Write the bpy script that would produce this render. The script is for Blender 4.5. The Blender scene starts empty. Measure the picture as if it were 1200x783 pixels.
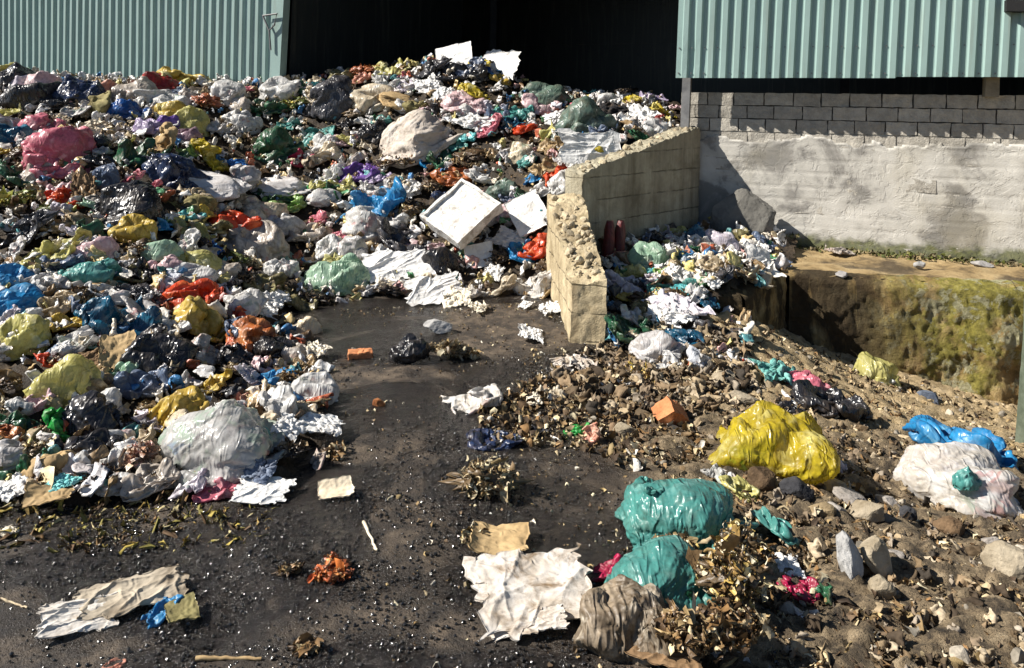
import bpy, math, random
import numpy as np
from mathutils import Vector, Matrix

random.seed(7)
RNG = np.random.default_rng(7)
SC = bpy.context.scene
COL = SC.collection
R = math.radians

# ---------------------------------------------------------------- camera
F_PX, CX, CY = 933.0, 600.0, 391.5
PITCH, ROLL = R(2.0), R(0.8)
YP = 116 + F_PX * math.tan(PITCH)
cam_data = bpy.data.cameras.new("camera")
cam = bpy.data.objects.new("camera", cam_data)
COL.objects.link(cam)
cam_data.sensor_width = 36.0
cam_data.sensor_fit = 'HORIZONTAL'
cam_data.lens = 36.0 * F_PX / 1200.0
cam_data.shift_y = -(CY - YP) / 1200.0
cam_data.clip_end = 1000
CAM = np.array([0.0, 0.0, 1.7])
RM = Matrix.Rotation(R(90) - PITCH, 3, 'X') @ Matrix.Rotation(ROLL, 3, 'Z')
cam.matrix_world = Matrix.Translation(CAM) @ RM.to_4x4()
SC.camera = cam
RN = np.array(RM)


def ray(px, py):
    d = RN @ np.array([(px - CX) / F_PX, -(py - YP) / F_PX, -1.0])
    return d / d[1]                       # scaled so that y advances by one


def P(px, py, y):
    return CAM + ray(px, py) * y


# ---------------------------------------------------------------- noise
def _hash(ix, iy, iz):
    h = (ix * 374761393 + iy * 668265263 + iz * 1274126177) & 0xFFFFFFFF
    h = ((h ^ (h >> 13)) * 1274126177) & 0xFFFFFFFF
    return h ^ (h >> 16)


_G = np.array([[1, 1, 0], [-1, 1, 0], [1, -1, 0], [-1, -1, 0], [1, 0, 1], [-1, 0, 1], [1, 0, -1], [-1, 0, -1],
               [0, 1, 1], [0, -1, 1], [0, 1, -1], [0, -1, -1], [1, 1, 0], [-1, 1, 0], [0, -1, 1], [0, -1, -1]], float)


def perlin(p):
    p = np.asarray(p, float)
    i = np.floor(p).astype(np.int64)
    f = p - i
    u = f * f * f * (f * (f * 6 - 15) + 10)
    out = 0
    for dx in (0, 1):
        for dy in (0, 1):
            for dz in (0, 1):
                g = _G[_hash(i[:, 0] + dx, i[:, 1] + dy, i[:, 2] + dz) & 15]
                d = f - np.array([dx, dy, dz])
                w = ((u[:, 0] if dx else 1 - u[:, 0]) * (u[:, 1] if dy else 1 - u[:, 1]) *
                     (u[:, 2] if dz else 1 - u[:, 2]))
                out = out + w * (g * d).sum(1)
    return out


def vnoise(p):
    return np.stack([perlin(p), perlin(p + 17.3), perlin(p + 41.7)], 1)


def fbm(p, n=4):
    a, t = 1.0, 0
    for k in range(n):
        t = t + a * perlin(p * 2.0 ** k + 9.1 * k)
        a *= 0.5
    return t


# ---------------------------------------------------------------- mesh helpers
def make_mesh(name, V, faces, mat=None, smooth=True, color=None):
    """faces: list of arrays (n, k) or one array"""
    if isinstance(faces, np.ndarray):
        faces = [faces]
    faces = [np.asarray(f, np.int32) for f in faces if len(f)]
    me = bpy.data.meshes.new(name)
    me.vertices.add(len(V))
    me.vertices.foreach_set("co", np.asarray(V, np.float32).ravel())
    nl = sum(f.size for f in faces)
    npoly = sum(len(f) for f in faces)
    me.loops.add(nl)
    me.polygons.add(npoly)
    me.loops.foreach_set("vertex_index", np.concatenate([f.ravel() for f in faces]))
    tot = np.concatenate([np.full(len(f), f.shape[1], np.int32) for f in faces])
    st = np.concatenate([[0], np.cumsum(tot)[:-1]]).astype(np.int32)
    me.polygons.foreach_set("loop_start", st)
    me.polygons.foreach_set("use_smooth", np.full(npoly, bool(smooth)))
    if color is not None:
        at = me.color_attributes.new("Col", 'FLOAT_COLOR', 'POINT')
        c = np.ones((len(V), 4), np.float32)
        c[:, :3] = color
        at.data.foreach_set("color", c.ravel())
    me.update(calc_edges=True)
    me.validate()
    if mat is not None:
        me.materials.append(mat)
    return me


def link(name, me, parent=None, M=None):
    o = bpy.data.objects.new(name, me)
    COL.objects.link(o)
    if parent is not None:                 # meshes are laid out in world space: keep them there under their Empty
        o.parent = parent
        o.matrix_parent_inverse = Matrix.Translation(-parent.location)
    if M is not None:
        o.matrix_world = M
    return o


def tag(o, label=None, cat=None, group=None, kind=None):
    if label: o["label"] = label
    if cat: o["category"] = cat
    if group: o["group"] = group
    if kind: o["kind"] = kind
    return o


def empty(name, loc=(0, 0, 0)):
    o = bpy.data.objects.new(name, None)
    o.empty_display_size = 0.1
    COL.objects.link(o)
    o.location = loc
    return o


def grid_faces(nu, nv, off=0):
    i = np.arange(nu - 1)[:, None] * nv + np.arange(nv - 1)[None, :] + off
    i = i.ravel()
    return np.stack([i, i + nv, i + nv + 1, i + 1], 1)


class Build:
    """collects pieces into one mesh"""
    def __init__(self):
        self.V, self.F3, self.F4, self.n, self.C = [], [], [], 0, []

    def add(self, V, F, color=None):
        V = np.asarray(V, float)
        F = np.asarray(F)
        (self.F3 if F.shape[1] == 3 else self.F4).append(F + self.n)
        self.V.append(V)
        self.C.append(np.broadcast_to(np.asarray(color if color is not None else (1, 1, 1), float), (len(V), 3)))
        self.n += len(V)
        return self

    def hexa(self, c, res=(1, 1, 1), disp=None, color=None):
        """c: 8 corners ordered x fastest, then y, then z; faces subdivided; disp(V)->V"""
        c = np.asarray(c, float).reshape(2, 2, 2, 3)          # z,y,x
        def tri(u, v, w):
            u, v, w = u[:, None], v[:, None], w[:, None]
            return sum(c[k, j, i] * (u if i else 1 - u) * (v if j else 1 - v) * (w if k else 1 - w)
                       for i in (0, 1) for j in (0, 1) for k in (0, 1))
        for ax in range(3):
            a, b = [(1, 2), (2, 0), (0, 1)][ax]
            na, nb = res[a] + 1, res[b] + 1
            A, B = np.meshgrid(np.linspace(0, 1, na), np.linspace(0, 1, nb), indexing='ij')
            for s in (0, 1):
                q = [None] * 3
                q[ax] = np.full(A.size, float(s)); q[a] = A.ravel(); q[b] = B.ravel()
                V = tri(*q)
                if disp is not None: V = disp(V)
                F = grid_faces(na, nb)
                self.add(V, F if s else F[:, ::-1], color)
        return self

    def box(self, x0, x1, y0, y1, z0, z1, **k):
        return self.hexa([(x, y, z) for z in (z0, z1) for y in (y0, y1) for x in (x0, x1)], **k)

    def tube(self, pts, rad, n=7, cap=True, color=None):
        pts = np.asarray(pts, float)
        rad = np.broadcast_to(rad, (len(pts),))
        t = np.gradient(pts, axis=0)
        t /= np.linalg.norm(t, axis=1)[:, None] + 1e-9
        ref = np.where(np.abs(t[:, 2:3]) > .9, np.array([[1., 0, 0]]), np.array([[0, 0, 1.]]))
        s = np.cross(t, ref); s /= np.linalg.norm(s, axis=1)[:, None]
        u = np.cross(s, t)
        a = np.linspace(0, 2 * np.pi, n, endpoint=False)
        V = (pts[:, None] + rad[:, None, None] * (np.cos(a)[None, :, None] * s[:, None] + np.sin(a)[None, :, None] * u[:, None])).reshape(-1, 3)
        k = np.arange(len(pts) - 1)[:, None] * n
        j = np.arange(n)[None]; j2 = (np.arange(n)[None] + 1) % n
        F = np.stack([(k + j).ravel(), (k + j2).ravel(), (k + n + j2).ravel(), (k + n + j).ravel()], 1)
        self.add(V, F, color)
        if cap:
            for e, base in ((0, 0), (len(pts) - 1, (len(pts) - 1) * n)):
                Vc = np.vstack([V[base:base + n], pts[e]])
                Fc = np.array([[i, (i + 1) % n, n] for i in range(n)])
                self.add(Vc, Fc if e else Fc[:, ::-1], color)
        return self

    def mesh(self, name, mat, smooth=False, use_color=False):
        fs = []
        if self.F4: fs.append(np.vstack(self.F4))
        if self.F3: fs.append(np.vstack(self.F3))
        return make_mesh(name, np.vstack(self.V), fs, mat, smooth, np.vstack(self.C) if use_color else None)


_ICO = {}
def ico(level):
    if level not in _ICO:
        import bmesh
        bm = bmesh.new()
        bmesh.ops.create_icosphere(bm, subdivisions=level, radius=1.0)
        V = np.array([v.co[:] for v in bm.verts])
        bm.verts.index_update()
        Fc = np.array([[v.index for v in f.verts] for f in bm.faces])
        bm.free()
        _ICO[level] = (V, Fc)
    return _ICO[level]


def rotm(rng):
    q = rng.normal(size=4); q /= np.linalg.norm(q)
    w, x, y, z = q
    return np.array([[1-2*(y*y+z*z), 2*(x*y-z*w), 2*(x*z+y*w)], [2*(x*y+z*w), 1-2*(x*x+z*z), 2*(y*z-x*w)],
                     [2*(x*z-y*w), 2*(y*z+x*w), 1-2*(x*x+y*y)]])


# ---------------------------------------------------------------- materials
class NT:
    def __init__(self, name):
        self.m = bpy.data.materials.new(name)
        self.m.use_nodes = True
        self.t = self.m.node_tree
        self.t.nodes.clear()
        self.out = self.n('ShaderNodeOutputMaterial')
        self.bsdf = self.n('ShaderNodeBsdfPrincipled')
        self.l(self.bsdf.outputs[0], self.out.inputs[0])

    def n(self, typ, **k):
        nd = self.t.nodes.new(typ)
        for a, v in k.items(): setattr(nd, a, v)
        return nd

    def l(self, a, b): self.t.links.new(a, b)

    def coord(self, rnd=True):
        tc = self.n('ShaderNodeTexCoord')
        if not rnd: return tc.outputs['Object']
        oi = self.n('ShaderNodeObjectInfo')
        mu = self.n('ShaderNodeMath', operation='MULTIPLY'); mu.inputs[1].default_value = 83.0
        self.l(oi.outputs['Random'], mu.inputs[0])
        ad = self.n('ShaderNodeVectorMath', operation='ADD')
        self.l(tc.outputs['Object'], ad.inputs[0]); self.l(mu.outputs[0], ad.inputs[1])
        return ad.outputs[0]

    def noise(self, vec, scale, detail=4, rough=.55, dist=0.0, typ=None):
        nz = self.n('ShaderNodeTexNoise')
        if typ: nz.noise_type = typ
        nz.inputs['Scale'].default_value = scale; nz.inputs['Detail'].default_value = detail
        nz.inputs['Roughness'].default_value = rough; nz.inputs['Distortion'].default_value = dist
        self.l(vec, nz.inputs['Vector'])
        return nz.outputs['Fac']

    def ramp(self, fac, stops, interp='LINEAR'):
        r = self.n('ShaderNodeValToRGB')
        r.color_ramp.interpolation = interp
        e = r.color_ramp.elements
        while len(e) < len(stops): e.new(0.5)
        for el, (p, c) in zip(e, stops):
            el.position = p
            el.color = (c, c, c, 1) if isinstance(c, (int, float)) else (*c, 1)
        self.l(fac, r.inputs[0])
        return r.outputs[0]

    def mix(self, fac, a, b, mode='MIX'):
        m = self.n('ShaderNodeMix', data_type='RGBA', blend_type=mode)
        for s, v in ((0, fac), (6, a), (7, b)):
            if isinstance(v, (int, float)): m.inputs[s].default_value = v if s == 0 else (v, v, v, 1)
            elif isinstance(v, tuple): m.inputs[s].default_value = (*v, 1)
            else: self.l(v, m.inputs[s])
        return m.outputs[2]

    def math(self, op, a, b=None):
        m = self.n('ShaderNodeMath', operation=op)
        for s, v in ((0, a), (1, b)):
            if v is None: continue
            if isinstance(v, (int, float)): m.inputs[s].default_value = v
            else: self.l(v, m.inputs[s])
        return m.outputs[0]

    def bump(self, h, strength=.5, dist=.01, normal=None):
        b = self.n('ShaderNodeBump')
        b.inputs['Strength'].default_value = strength; b.inputs['Distance'].default_value = dist
        self.l(h, b.inputs['Height'])
        if normal is not None: self.l(normal, b.inputs['Normal'])
        return b.outputs[0]

    def done(self, color, rough=.5, normal=None, spec=.5):
        if isinstance(color, tuple): self.bsdf.inputs['Base Color'].default_value = (*color, 1)
        else: self.l(color, self.bsdf.inputs['Base Color'])
        if isinstance(rough, (int, float)): self.bsdf.inputs['Roughness'].default_value = rough
        else: self.l(rough, self.bsdf.inputs['Roughness'])
        self.bsdf.inputs['Specular IOR Level'].default_value = spec
        if normal is not None: self.l(normal, self.bsdf.inputs['Normal'])
        return self.m


_MC = {}
def m_plastic(name, c1, c2, c3=None, rough=.34, transl=.22, dirt=.55, crinkle=.5, printed=False, clear=0.0):
    """thin polythene: mottled by what is inside, streaked with dirt, crinkled"""
    key = ('pl', name)
    if key in _MC: return _MC[key]
    t = NT(name)
    v = t.coord()
    n1 = t.noise(v, 8.0, 4, .6, .8)
    c = t.ramp(n1, [(.34, c1), (.52, c2), (.66, c3 or c1)])
    if printed:                                          # faded print and what shows through from inside
        pv = t.noise(v, 6.5, 3, .55, .9)
        pm = t.ramp(pv, [(.60, 0.0), (.645, 1.0)])
        hue = t.ramp(t.noise(v, 2.3, 1), [(.30, (.50, .10, .10)), (.42, (.60, .36, .34)), (.52, (.22, .36, .24)), (.62, (.12, .26, .46)), (.74, (.62, .50, .20))], 'CONSTANT')
        c = t.mix(t.math('MULTIPLY', pm, .45), c, hue)
    d = t.ramp(t.noise(v, 13, 7, .72, .6), [(.47, 0.0), (.70, 1.0)])
    dc = t.ramp(t.noise(v, 9, 4, .6), [(.4, (.16, .105, .055)), (.62, (.05, .036, .022))])
    c = t.mix(t.math('MULTIPLY', d, dirt), c, dc)
    speck = t.ramp(t.noise(v, 70, 2, .6), [(.66, 0.0), (.71, 1.0)])
    c = t.mix(t.math('MULTIPLY', speck, .75 * dirt), c, (.05, .03, .018))
    mp = t.n('ShaderNodeMapping'); mp.inputs['Scale'].default_value = (1, .20, .42); mp.inputs['Rotation'].default_value = (.4, .7, .9); t.l(v, mp.inputs[0])
    h0 = t.noise(mp.outputs[0], 30, 3, .5, 1.1, 'RIDGED_MULTIFRACTAL')
    h1 = t.noise(v, 30, 5, .6, 1.2, 'RIDGED_MULTIFRACTAL')
    h2 = t.noise(v, 90, 3, .5, .5)
    nb = t.bump(h2, .15 * crinkle, .003, t.bump(h1, .30 * crinkle, .008, t.bump(h0, 1.0 * crinkle, .02)))
    rr = t.ramp(d, [(0.0, rough), (1.0, min(1, rough + .35))])
    t.done(c, rr, nb, .5)
    if transl > 0:
        tr = t.n('ShaderNodeBsdfTranslucent'); t.l(c, tr.inputs[0]); t.l(nb, tr.inputs['Normal'])
        mx = t.n('ShaderNodeMixShader'); mx.inputs[0].default_value = transl
        t.l(t.bsdf.outputs[0], mx.inputs[1]); t.l(tr.outputs[0], mx.inputs[2])
        t.l(mx.outputs[0], t.out.inputs[0])
        if clear > 0:                                    # film thin enough to see what is inside
            tp = t.n('ShaderNodeBsdfTransparent'); t.l(t.mix(.5, c, (1.0, 1.0, 1.0)), tp.inputs[0])
            m2 = t.n('ShaderNodeMixShader')
            t.l(t.math('MULTIPLY', t.ramp(t.noise(v, 5, 5, .6, .6), [(.35, .35), (.65, 1.0)]), clear), m2.inputs[0])
            t.l(mx.outputs[0], m2.inputs[1]); t.l(tp.outputs[0], m2.inputs[2]); t.l(m2.outputs[0], t.out.inputs[0])
    _MC[key] = t.m
    return t.m


def m_cloth(name, c1, c2, dirt=.6, rough=.85, weave=400):
    key = ('cl', name)
    if key in _MC: return _MC[key]
    t = NT(name)
    v = t.coord()
    c = t.ramp(t.noise(v, 6, 4, .6, .5), [(.35, c1), (.68, c2)])
    d = t.ramp(t.noise(v, 11, 7, .7, .6), [(.47, 0.0), (.7, 1.0)])
    c = t.mix(t.math('MULTIPLY', d, dirt), c, (.16, .105, .055))
    nb = t.bump(t.noise(v, 130, 3, .6), .3, .004, t.bump(t.noise(v, 16, 6, .65, 1.4, 'RIDGED_MULTIFRACTAL'), .55, .014))
    t.done(c, rough, nb, .25)
    _MC[key] = t.m
    return t.m


def m_organic(name, rough=.75, spec=.3):
    """peel, husk and leaf: colour of each piece comes with the mesh"""
    key = ('or', name)
    if key in _MC: return _MC[key]
    t = NT(name)
    v = t.coord(False)
    at = t.n('ShaderNodeVertexColor', layer_name="Col")
    k = t.ramp(t.noise(v, 45, 5, .65), [(.3, .62), (.7, 1.25)])
    c = t.mix(1.0, at.outputs[0], k, 'MULTIPLY')
    t.done(c, rough, t.bump(t.noise(v, 90, 4, .6), .4, .006), spec)
    _MC[key] = t.m
    return t.m


def m_stone(name, c1, c2, scale=9, rough=.85, b=.7):
    key = ('st', name)
    if key in _MC: return _MC[key]
    t = NT(name)
    v = t.coord()
    c = t.ramp(t.noise(v, scale, 7, .65, .3), [(.3, c1), (.7, c2)])
    sp = t.ramp(t.noise(v, 85, 3, .6), [(.62, 0.0), (.7, 1.0)])
    c = t.mix(t.math('MULTIPLY', sp, .35), c, (.06, .045, .03))
    t.done(c, rough, t.bump(t.noise(v, 40, 6, .65), b, .012), .3)
    _MC[key] = t.m
    return t.m

# ---------------------------------------------------------------- shape generators (all in metres, local frame)
def blob(seed, a, b, c, lump=.25, fold=.10, crink=.04, lvl=5, flat=.55, flaps=0.0, pinch=0.0, stretch=None):
    """a stuffed or crumpled bag: rounded body, soft lumps, sharp folds, flattened underside"""
    rng = np.random.default_rng(seed)
    V, F = ico(lvl)
    o = rng.uniform(-50, 50, 3)
    Q = V @ rotm(rng).T
    if stretch is not None: Q = Q * np.asarray(stretch)
    W = Q + .30 * vnoise(Q * 1.3 + o)
    r = 1 + lump * 1.5 * perlin(V * 1.05 + o) + lump * .8 * perlin(V * 2.1 - o)
    n1 = np.abs(perlin(W * np.array([1.6, 1.6, 4.2]) + o))
    n2 = np.abs(perlin(W[:, [1, 2, 0]] * np.array([2.6, 2.6, 5.5]) - o))
    r = r + fold * (np.minimum(n1 * 2.6, 1) - .6) + fold * .55 * (np.minimum(n2 * 2.4, 1) - .5)
    r = r - crink * 2.0 * np.abs(perlin(W * 6.3 + o)) + crink * 1.2 * perlin(W * 11 + o)
    if flaps:
        r = r + flaps * 2.2 * np.maximum(0, perlin(V * 1.9 + o + 7) - .18)
    Z = V * r[:, None]
    if pinch:                                       # neck gathered towards a tie
        ax = np.array([-.35, -.35, .87]); ax /= np.linalg.norm(ax)
        d = V @ ax
        ang = np.arctan2(V @ np.array([.93, -.3, .25]), V @ np.array([.1, .88, .4]))
        wgt = np.clip((d - .55) / .45, 0, 1) ** 1.5
        Z = Z + ax * (wgt * pinch)[:, None]
        rad = 1 - .5 * wgt
        ctr = (Z @ ax)[:, None] * ax
        Z = ctr + (Z - ctr) * (rad + .10 * np.clip((d + .1), 0, 1) * np.sin(ang * 9 + 2.5 * perlin(V * 2 + o)))[:, None]
    z = Z[:, 2]
    Z[:, 2] = np.where(z < -flat, -flat + (z + flat) * .22, z)
    return Z * np.array([a, b, c]), F


def sheet(seed, w, l, n=26, crumple=.12, torn=.10, curl=.15, fold=.5):
    """a crumpled film, paper or cloth lying roughly flat"""
    rng = np.random.default_rng(seed)
    o = rng.uniform(-50, 50, 3)
    u, v = np.meshgrid(np.linspace(-1, 1, n), np.linspace(-1, 1, n), indexing='ij')
    p = np.stack([u.ravel(), v.ravel(), np.zeros(n * n)], 1)
    q = p.copy()
    q[:, :2] += torn * 2.0 * vnoise(p * 1.3 + o)[:, :2] + torn * 1.6 * vnoise(p * 4.1 + o)[:, :2] * np.max(np.abs(p[:, :2]), 1)[:, None] ** 4
    W = p + .35 * vnoise(p * 1.1 + o)
    s = .5 * (w + l)
    h = crumple * s * (1.3 * np.abs(perlin(W * np.array([1.3, 2.4, 1]) + o)) + .8 * np.abs(perlin(W[:, [1, 0, 2]] * np.array([1.1, 3.4, 1]) - o)) +
                       .35 * perlin(W * 6 + o))
    h += curl * s * .5 * perlin(p * .8 + o + 3) * (p[:, 0] ** 2 + p[:, 1] ** 2)
    ang = rng.uniform(0, 6.28)
    d = p[:, 0] * math.cos(ang) + p[:, 1] * math.sin(ang) - rng.uniform(-.2, .3)
    h += fold * s * .35 * np.maximum(0, d) ** 1.5 * rng.choice([-.3, .6, 1])
    V = np.stack([q[:, 0] * w / 2, q[:, 1] * l / 2, h - h.mean()], 1)
    return V, grid_faces(n, n)


def thicken(V, F, t=.004):
    """give a sheet its two sides and rim"""
    n = len(V)
    fn = np.cross(V[F[:, 2]] - V[F[:, 0]], V[F[:, 3]] - V[F[:, 1]])
    N = np.zeros_like(V)
    for k in range(4): np.add.at(N, F[:, k], fn)
    N /= np.linalg.norm(N, axis=1)[:, None] + 1e-12
    s = int(round(math.sqrt(n)))
    g = np.arange(n).reshape(s, s)
    rim = np.concatenate([g[0, :], g[1:, -1], g[-1, -2::-1], g[-2:0:-1, 0]])
    nx = np.roll(rim, -1)
    R4 = np.stack([rim, nx, nx + n, rim + n], 1)
    return np.vstack([V, V - N * t]), np.vstack([F, F[:, ::-1] + n, R4[:, ::-1]])


def leaflets(rng, C, size, pal, k=4, bend=1.4, aspect=(.35, 1.0), up=0.0):
    """many small bent pieces; C (N,3) centres, size (N,), pal (m,3) -> V, F, colour"""
    N = len(C)
    g = np.linspace(-1, 1, k)
    u, v = np.meshgrid(g, g, indexing='ij')
    u, v = u.ravel(), v.ravel()
    asp = rng.uniform(*aspect, N)
    b1 = rng.normal(0, bend * .5, N); b2 = rng.normal(0, bend * .4, N)
    tw = rng.normal(0, .5, N)
    taper = 1 - .55 * np.abs(u)[None] * rng.uniform(.2, 1.2, N)[:, None]
    X = u[None] * np.ones((N, 1))
    Y = v[None] * taper * asp[:, None]
    Z = b1[:, None] * u[None] ** 2 + b2[:, None] * v[None] ** 2 * asp[:, None] + tw[:, None] * u[None] * v[None] * asp[:, None]
    Z = Z - Z.mean(1, keepdims=True)
    L = np.stack([X, Y, Z], 2) * size[:, None, None] * .5
    L += rng.normal(0, .07, L.shape) * size[:, None, None]
    q = rng.normal(size=(N, 4)); q[:, 1:3] *= (1 - up); q /= np.linalg.norm(q, axis=1)[:, None]
    w, x, y, z = q.T
    Rm = np.stack([np.stack([1-2*(y*y+z*z), 2*(x*y-z*w), 2*(x*z+y*w)], 1), np.stack([2*(x*y+z*w), 1-2*(x*x+z*z), 2*(y*z-x*w)], 1),
                   np.stack([2*(x*z-y*w), 2*(y*z+x*w), 1-2*(x*x+y*y)], 1)], 1)
    V = np.einsum('nij,nkj->nki', Rm, L) + C[:, None]
    F = (grid_faces(k, k)[None] + (np.arange(N) * k * k)[:, None, None]).reshape(-1, 4)
    ci = rng.integers(0, len(pal), N)
    col = np.asarray(pal)[ci] * rng.uniform(.7, 1.2, (N, 1))
    return V.reshape(-1, 3), F, np.repeat(col, k * k, 0)


def rock(seed, a, b, c, lvl=4, cuts=9):
    rng = np.random.default_rng(seed)
    V, F = ico(lvl)
    Z = V * (1 + .25 * perlin(V * 1.2 + rng.uniform(-40, 40, 3)))[:, None]
    for _ in range(cuts):
        n = rng.normal(size=3); n /= np.linalg.norm(n)
        d = rng.uniform(.55, .85)
        k = Z @ n - d
        Z = Z - np.maximum(k, 0)[:, None] * n * .92
    Z = Z * (1 + .05 * perlin(Z * 5 + seed) + .03 * perlin(Z * 11))[:, None]
    return Z * np.array([a, b, c]), F



# ---------------------------------------------------------------- real folds: films and bags are settled as cloth once, then reused
def pillow(nx, ny, w, h, puff):
    """two layers of film joined at the rim"""
    u, v = np.meshgrid(np.linspace(-1, 1, nx), np.linspace(-1, 1, ny), indexing='ij'); u, v = u.ravel(), v.ravel()
    top = np.stack([u * w / 2, v * h / 2, puff * np.sqrt(np.clip((1 - u ** 2) * (1 - v ** 2), 0, 1))], 1)
    n = nx * ny
    rim = ((np.abs(u) > .9999) | (np.abs(v) > .9999))
    inner = np.nonzero(~rim)[0]
    bi = np.arange(n); bi[inner] = n + np.arange(len(inner))
    F = grid_faces(nx, ny)
    return np.vstack([top, top[inner] * np.array([1, 1, -1])]), np.vstack([F, bi[F][:, ::-1]])


class Settle:
    def __init__(self): self.jobs = []

    def add(self, key, V, F, rest=None, shrink=0.0, pressure=0.0, bend=.1, selfc=False, grav=1.0, mass=.3):
        V = V + np.array([0, 0, -V[:, 2].min() + .02])
        o = bpy.data.objects.new("settling", make_mesh("settling", V, F)); COL.objects.link(o)
        o.location = (len(self.jobs) * 2.2, -60, 0)
        m = o.modifiers.new("Cloth", 'CLOTH'); s = m.settings
        s.quality = 6; s.mass = mass; s.air_damping = 1.0
        s.tension_stiffness = s.compression_stiffness = 15; s.shear_stiffness = 6; s.bending_stiffness = bend
        s.tension_damping = s.compression_damping = s.shear_damping = 5; s.bending_damping = .5
        s.shrink_min = s.shrink_max = shrink; s.effector_weights.gravity = grav
        if pressure: s.use_pressure = True; s.uniform_pressure_force = pressure
        c = m.collision_settings; c.use_collision = True; c.distance_min = .012
        c.use_self_collision = selfc; c.self_distance_min = .008
        if rest is not None:
            o.shape_key_add(name='Basis'); k = o.shape_key_add(name='rest')
            k.data.foreach_set('co', np.asarray(rest, np.float32).ravel()); k.value = 0
            s.rest_shape_key = k
        self.jobs.append((key, o, F))

    def run(self, frames):
        floor = bpy.data.objects.new("floor", make_mesh("floor", np.array([(-9, -70, 0), (200, -70, 0), (200, -50, 0), (-9, -50, 0)], float), np.array([[0, 1, 2, 3]])))
        COL.objects.link(floor); floor.modifiers.new("c", 'COLLISION')
        for f in range(1, frames + 1): SC.frame_set(f)
        dg = bpy.context.evaluated_depsgraph_get()
        out = {}
        for key, o, F in self.jobs:
            me = o.evaluated_get(dg).data
            V = np.empty(len(me.vertices) * 3, np.float32); me.vertices.foreach_get('co', V)
            V = V.reshape(-1, 3).astype(float)
            if not np.isfinite(V).all() or np.abs(V).max() > 5: continue
            lo, hi = np.percentile(V, .5, 0), np.percentile(V, 99.5, 0)
            out.setdefault(key, []).append(((V - (lo + hi) / 2) / np.maximum((hi - lo) / 2, 1e-3), F, (hi - lo) / 2))
        SC.frame_set(1)
        for o in [j[1] for j in self.jobs] + [floor]:
            me = o.data; bpy.data.objects.remove(o); bpy.data.meshes.remove(me)
        return out


st = Settle()
for i in range(9):                                     # stuffed bags
    V, F = blob(i * 3 + 1, .5, .42, .33, .22, 0, 0, 5, .6)
    st.add('bag', V, F, shrink=(-.12, -.2, -.26)[i % 3], pressure=(3.2, 3, 2.2)[i % 3], bend=.05)
for i in range(3):
    V, F = blob(i * 5 + 40, .5, .40, .34, .20, 0, 0, 6, .6)
    st.add('bag_fine', V, F, shrink=-.15, pressure=3.4, bend=.02, mass=.075)
def tied(seed, ax, lvl):
    R0, F = blob(seed, .48, .40, .36, .14, 0, 0, lvl, .75)
    d = R0 / np.linalg.norm(R0, axis=1)[:, None]
    ax = np.array(ax); ax = ax / np.linalg.norm(ax)
    k = np.clip((d @ ax - .5) / .5, 0, 1) ** 1.2
    c = (R0 @ ax)[:, None] * ax
    return c + (R0 - c) * (1 - .90 * k)[:, None] + ax * (k * .05)[:, None], F, R0 * 1.07
V, F, Q = tied(3, (-.55, -.35, .75), 6); st.add('tied_fine', V, F, rest=Q, pressure=4.5, bend=.02, mass=.075)
for i in range(3):
    V, F, Q = tied(i * 9 + 8, (.5 * math.cos(i * 2.4), .5 * math.sin(i * 2.4), .8), 5); st.add('tied', V, F, rest=Q, pressure=4.2, bend=.05)
frg = np.random.default_rng(77)
for i in range(7):                                     # empty bags, crumpled
    n = 34
    R0, F = pillow(n, n, 1.1, 1.0, .04)
    sc = np.array([frg.uniform(.60, .82), frg.uniform(.60, .85), 1])
    V = R0 * sc + .16 * vnoise(R0 * 2.2 + i * 9) * np.array([.5, .5, 1.8])
    st.add('film', V, F, rest=R0, pressure=(.3, .9, 1.4)[i % 3], bend=.25, selfc=True)
for i in range(5):                                     # half-full slack bags
    V, F = blob(i * 7 + 90, .5, .42, .24, .3, 0, 0, 5, .6)
    st.add('film', V, F, shrink=-.30, pressure=.9, bend=.15, selfc=True)
R0, F = pillow(54, 54, 1.1, .9, .16)
V = R0 * np.array([.84, .84, 1.3]) + .14 * vnoise(R0 * 2.4 + 5) * np.array([.5, .5, 1.6])
st.add('film_fine', V, F, rest=R0, pressure=2.2, bend=.04, selfc=True, mass=.1)
for i in range(6):                                     # sheets of paper and cloth
    n = 34
    V, F = sheet(i, 1., .9, n, .10, .08, .1, .2)
    R0 = V * np.array([1.22, 1.22, 0]); V = V * np.array([.95, .95, 2.2])
    st.add('sheet', V, F, rest=R0, bend=(.4, 1.2, 2.5)[i % 3], selfc=True)
for i in range(2):
    V, F = sheet(i + 31, 1., .85, 58, .09, .06, .1, .2)
    R0 = V * np.array([1.10, 1.04, 0]); V = V * np.array([.98, .99, 1.8])
    st.add('sheet_fine', V, F, rest=R0, bend=.5, selfc=True, mass=.12)
for i in range(5):                                     # small scraps of film, for the loose litter
    R0, F = pillow(11, 11, 1.0, .9, .05)
    V = R0 * np.array([.66, .7, 1]) + .22 * vnoise(R0 * 2.0 + i * 7) * np.array([.5, .5, 1.6])
    st.add('scrap', V, F, rest=R0, pressure=.5, bend=.3)
SHAPES = st.run(17)


def normals(V, F):
    fn = np.cross(V[F[:, 1]] - V[F[:, 0]], V[F[:, -1]] - V[F[:, 0]])
    N = np.zeros_like(V)
    for k in range(F.shape[1]): np.add.at(N, F[:, k], fn)
    return N / (np.linalg.norm(N, axis=1)[:, None] + 1e-12)


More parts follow.
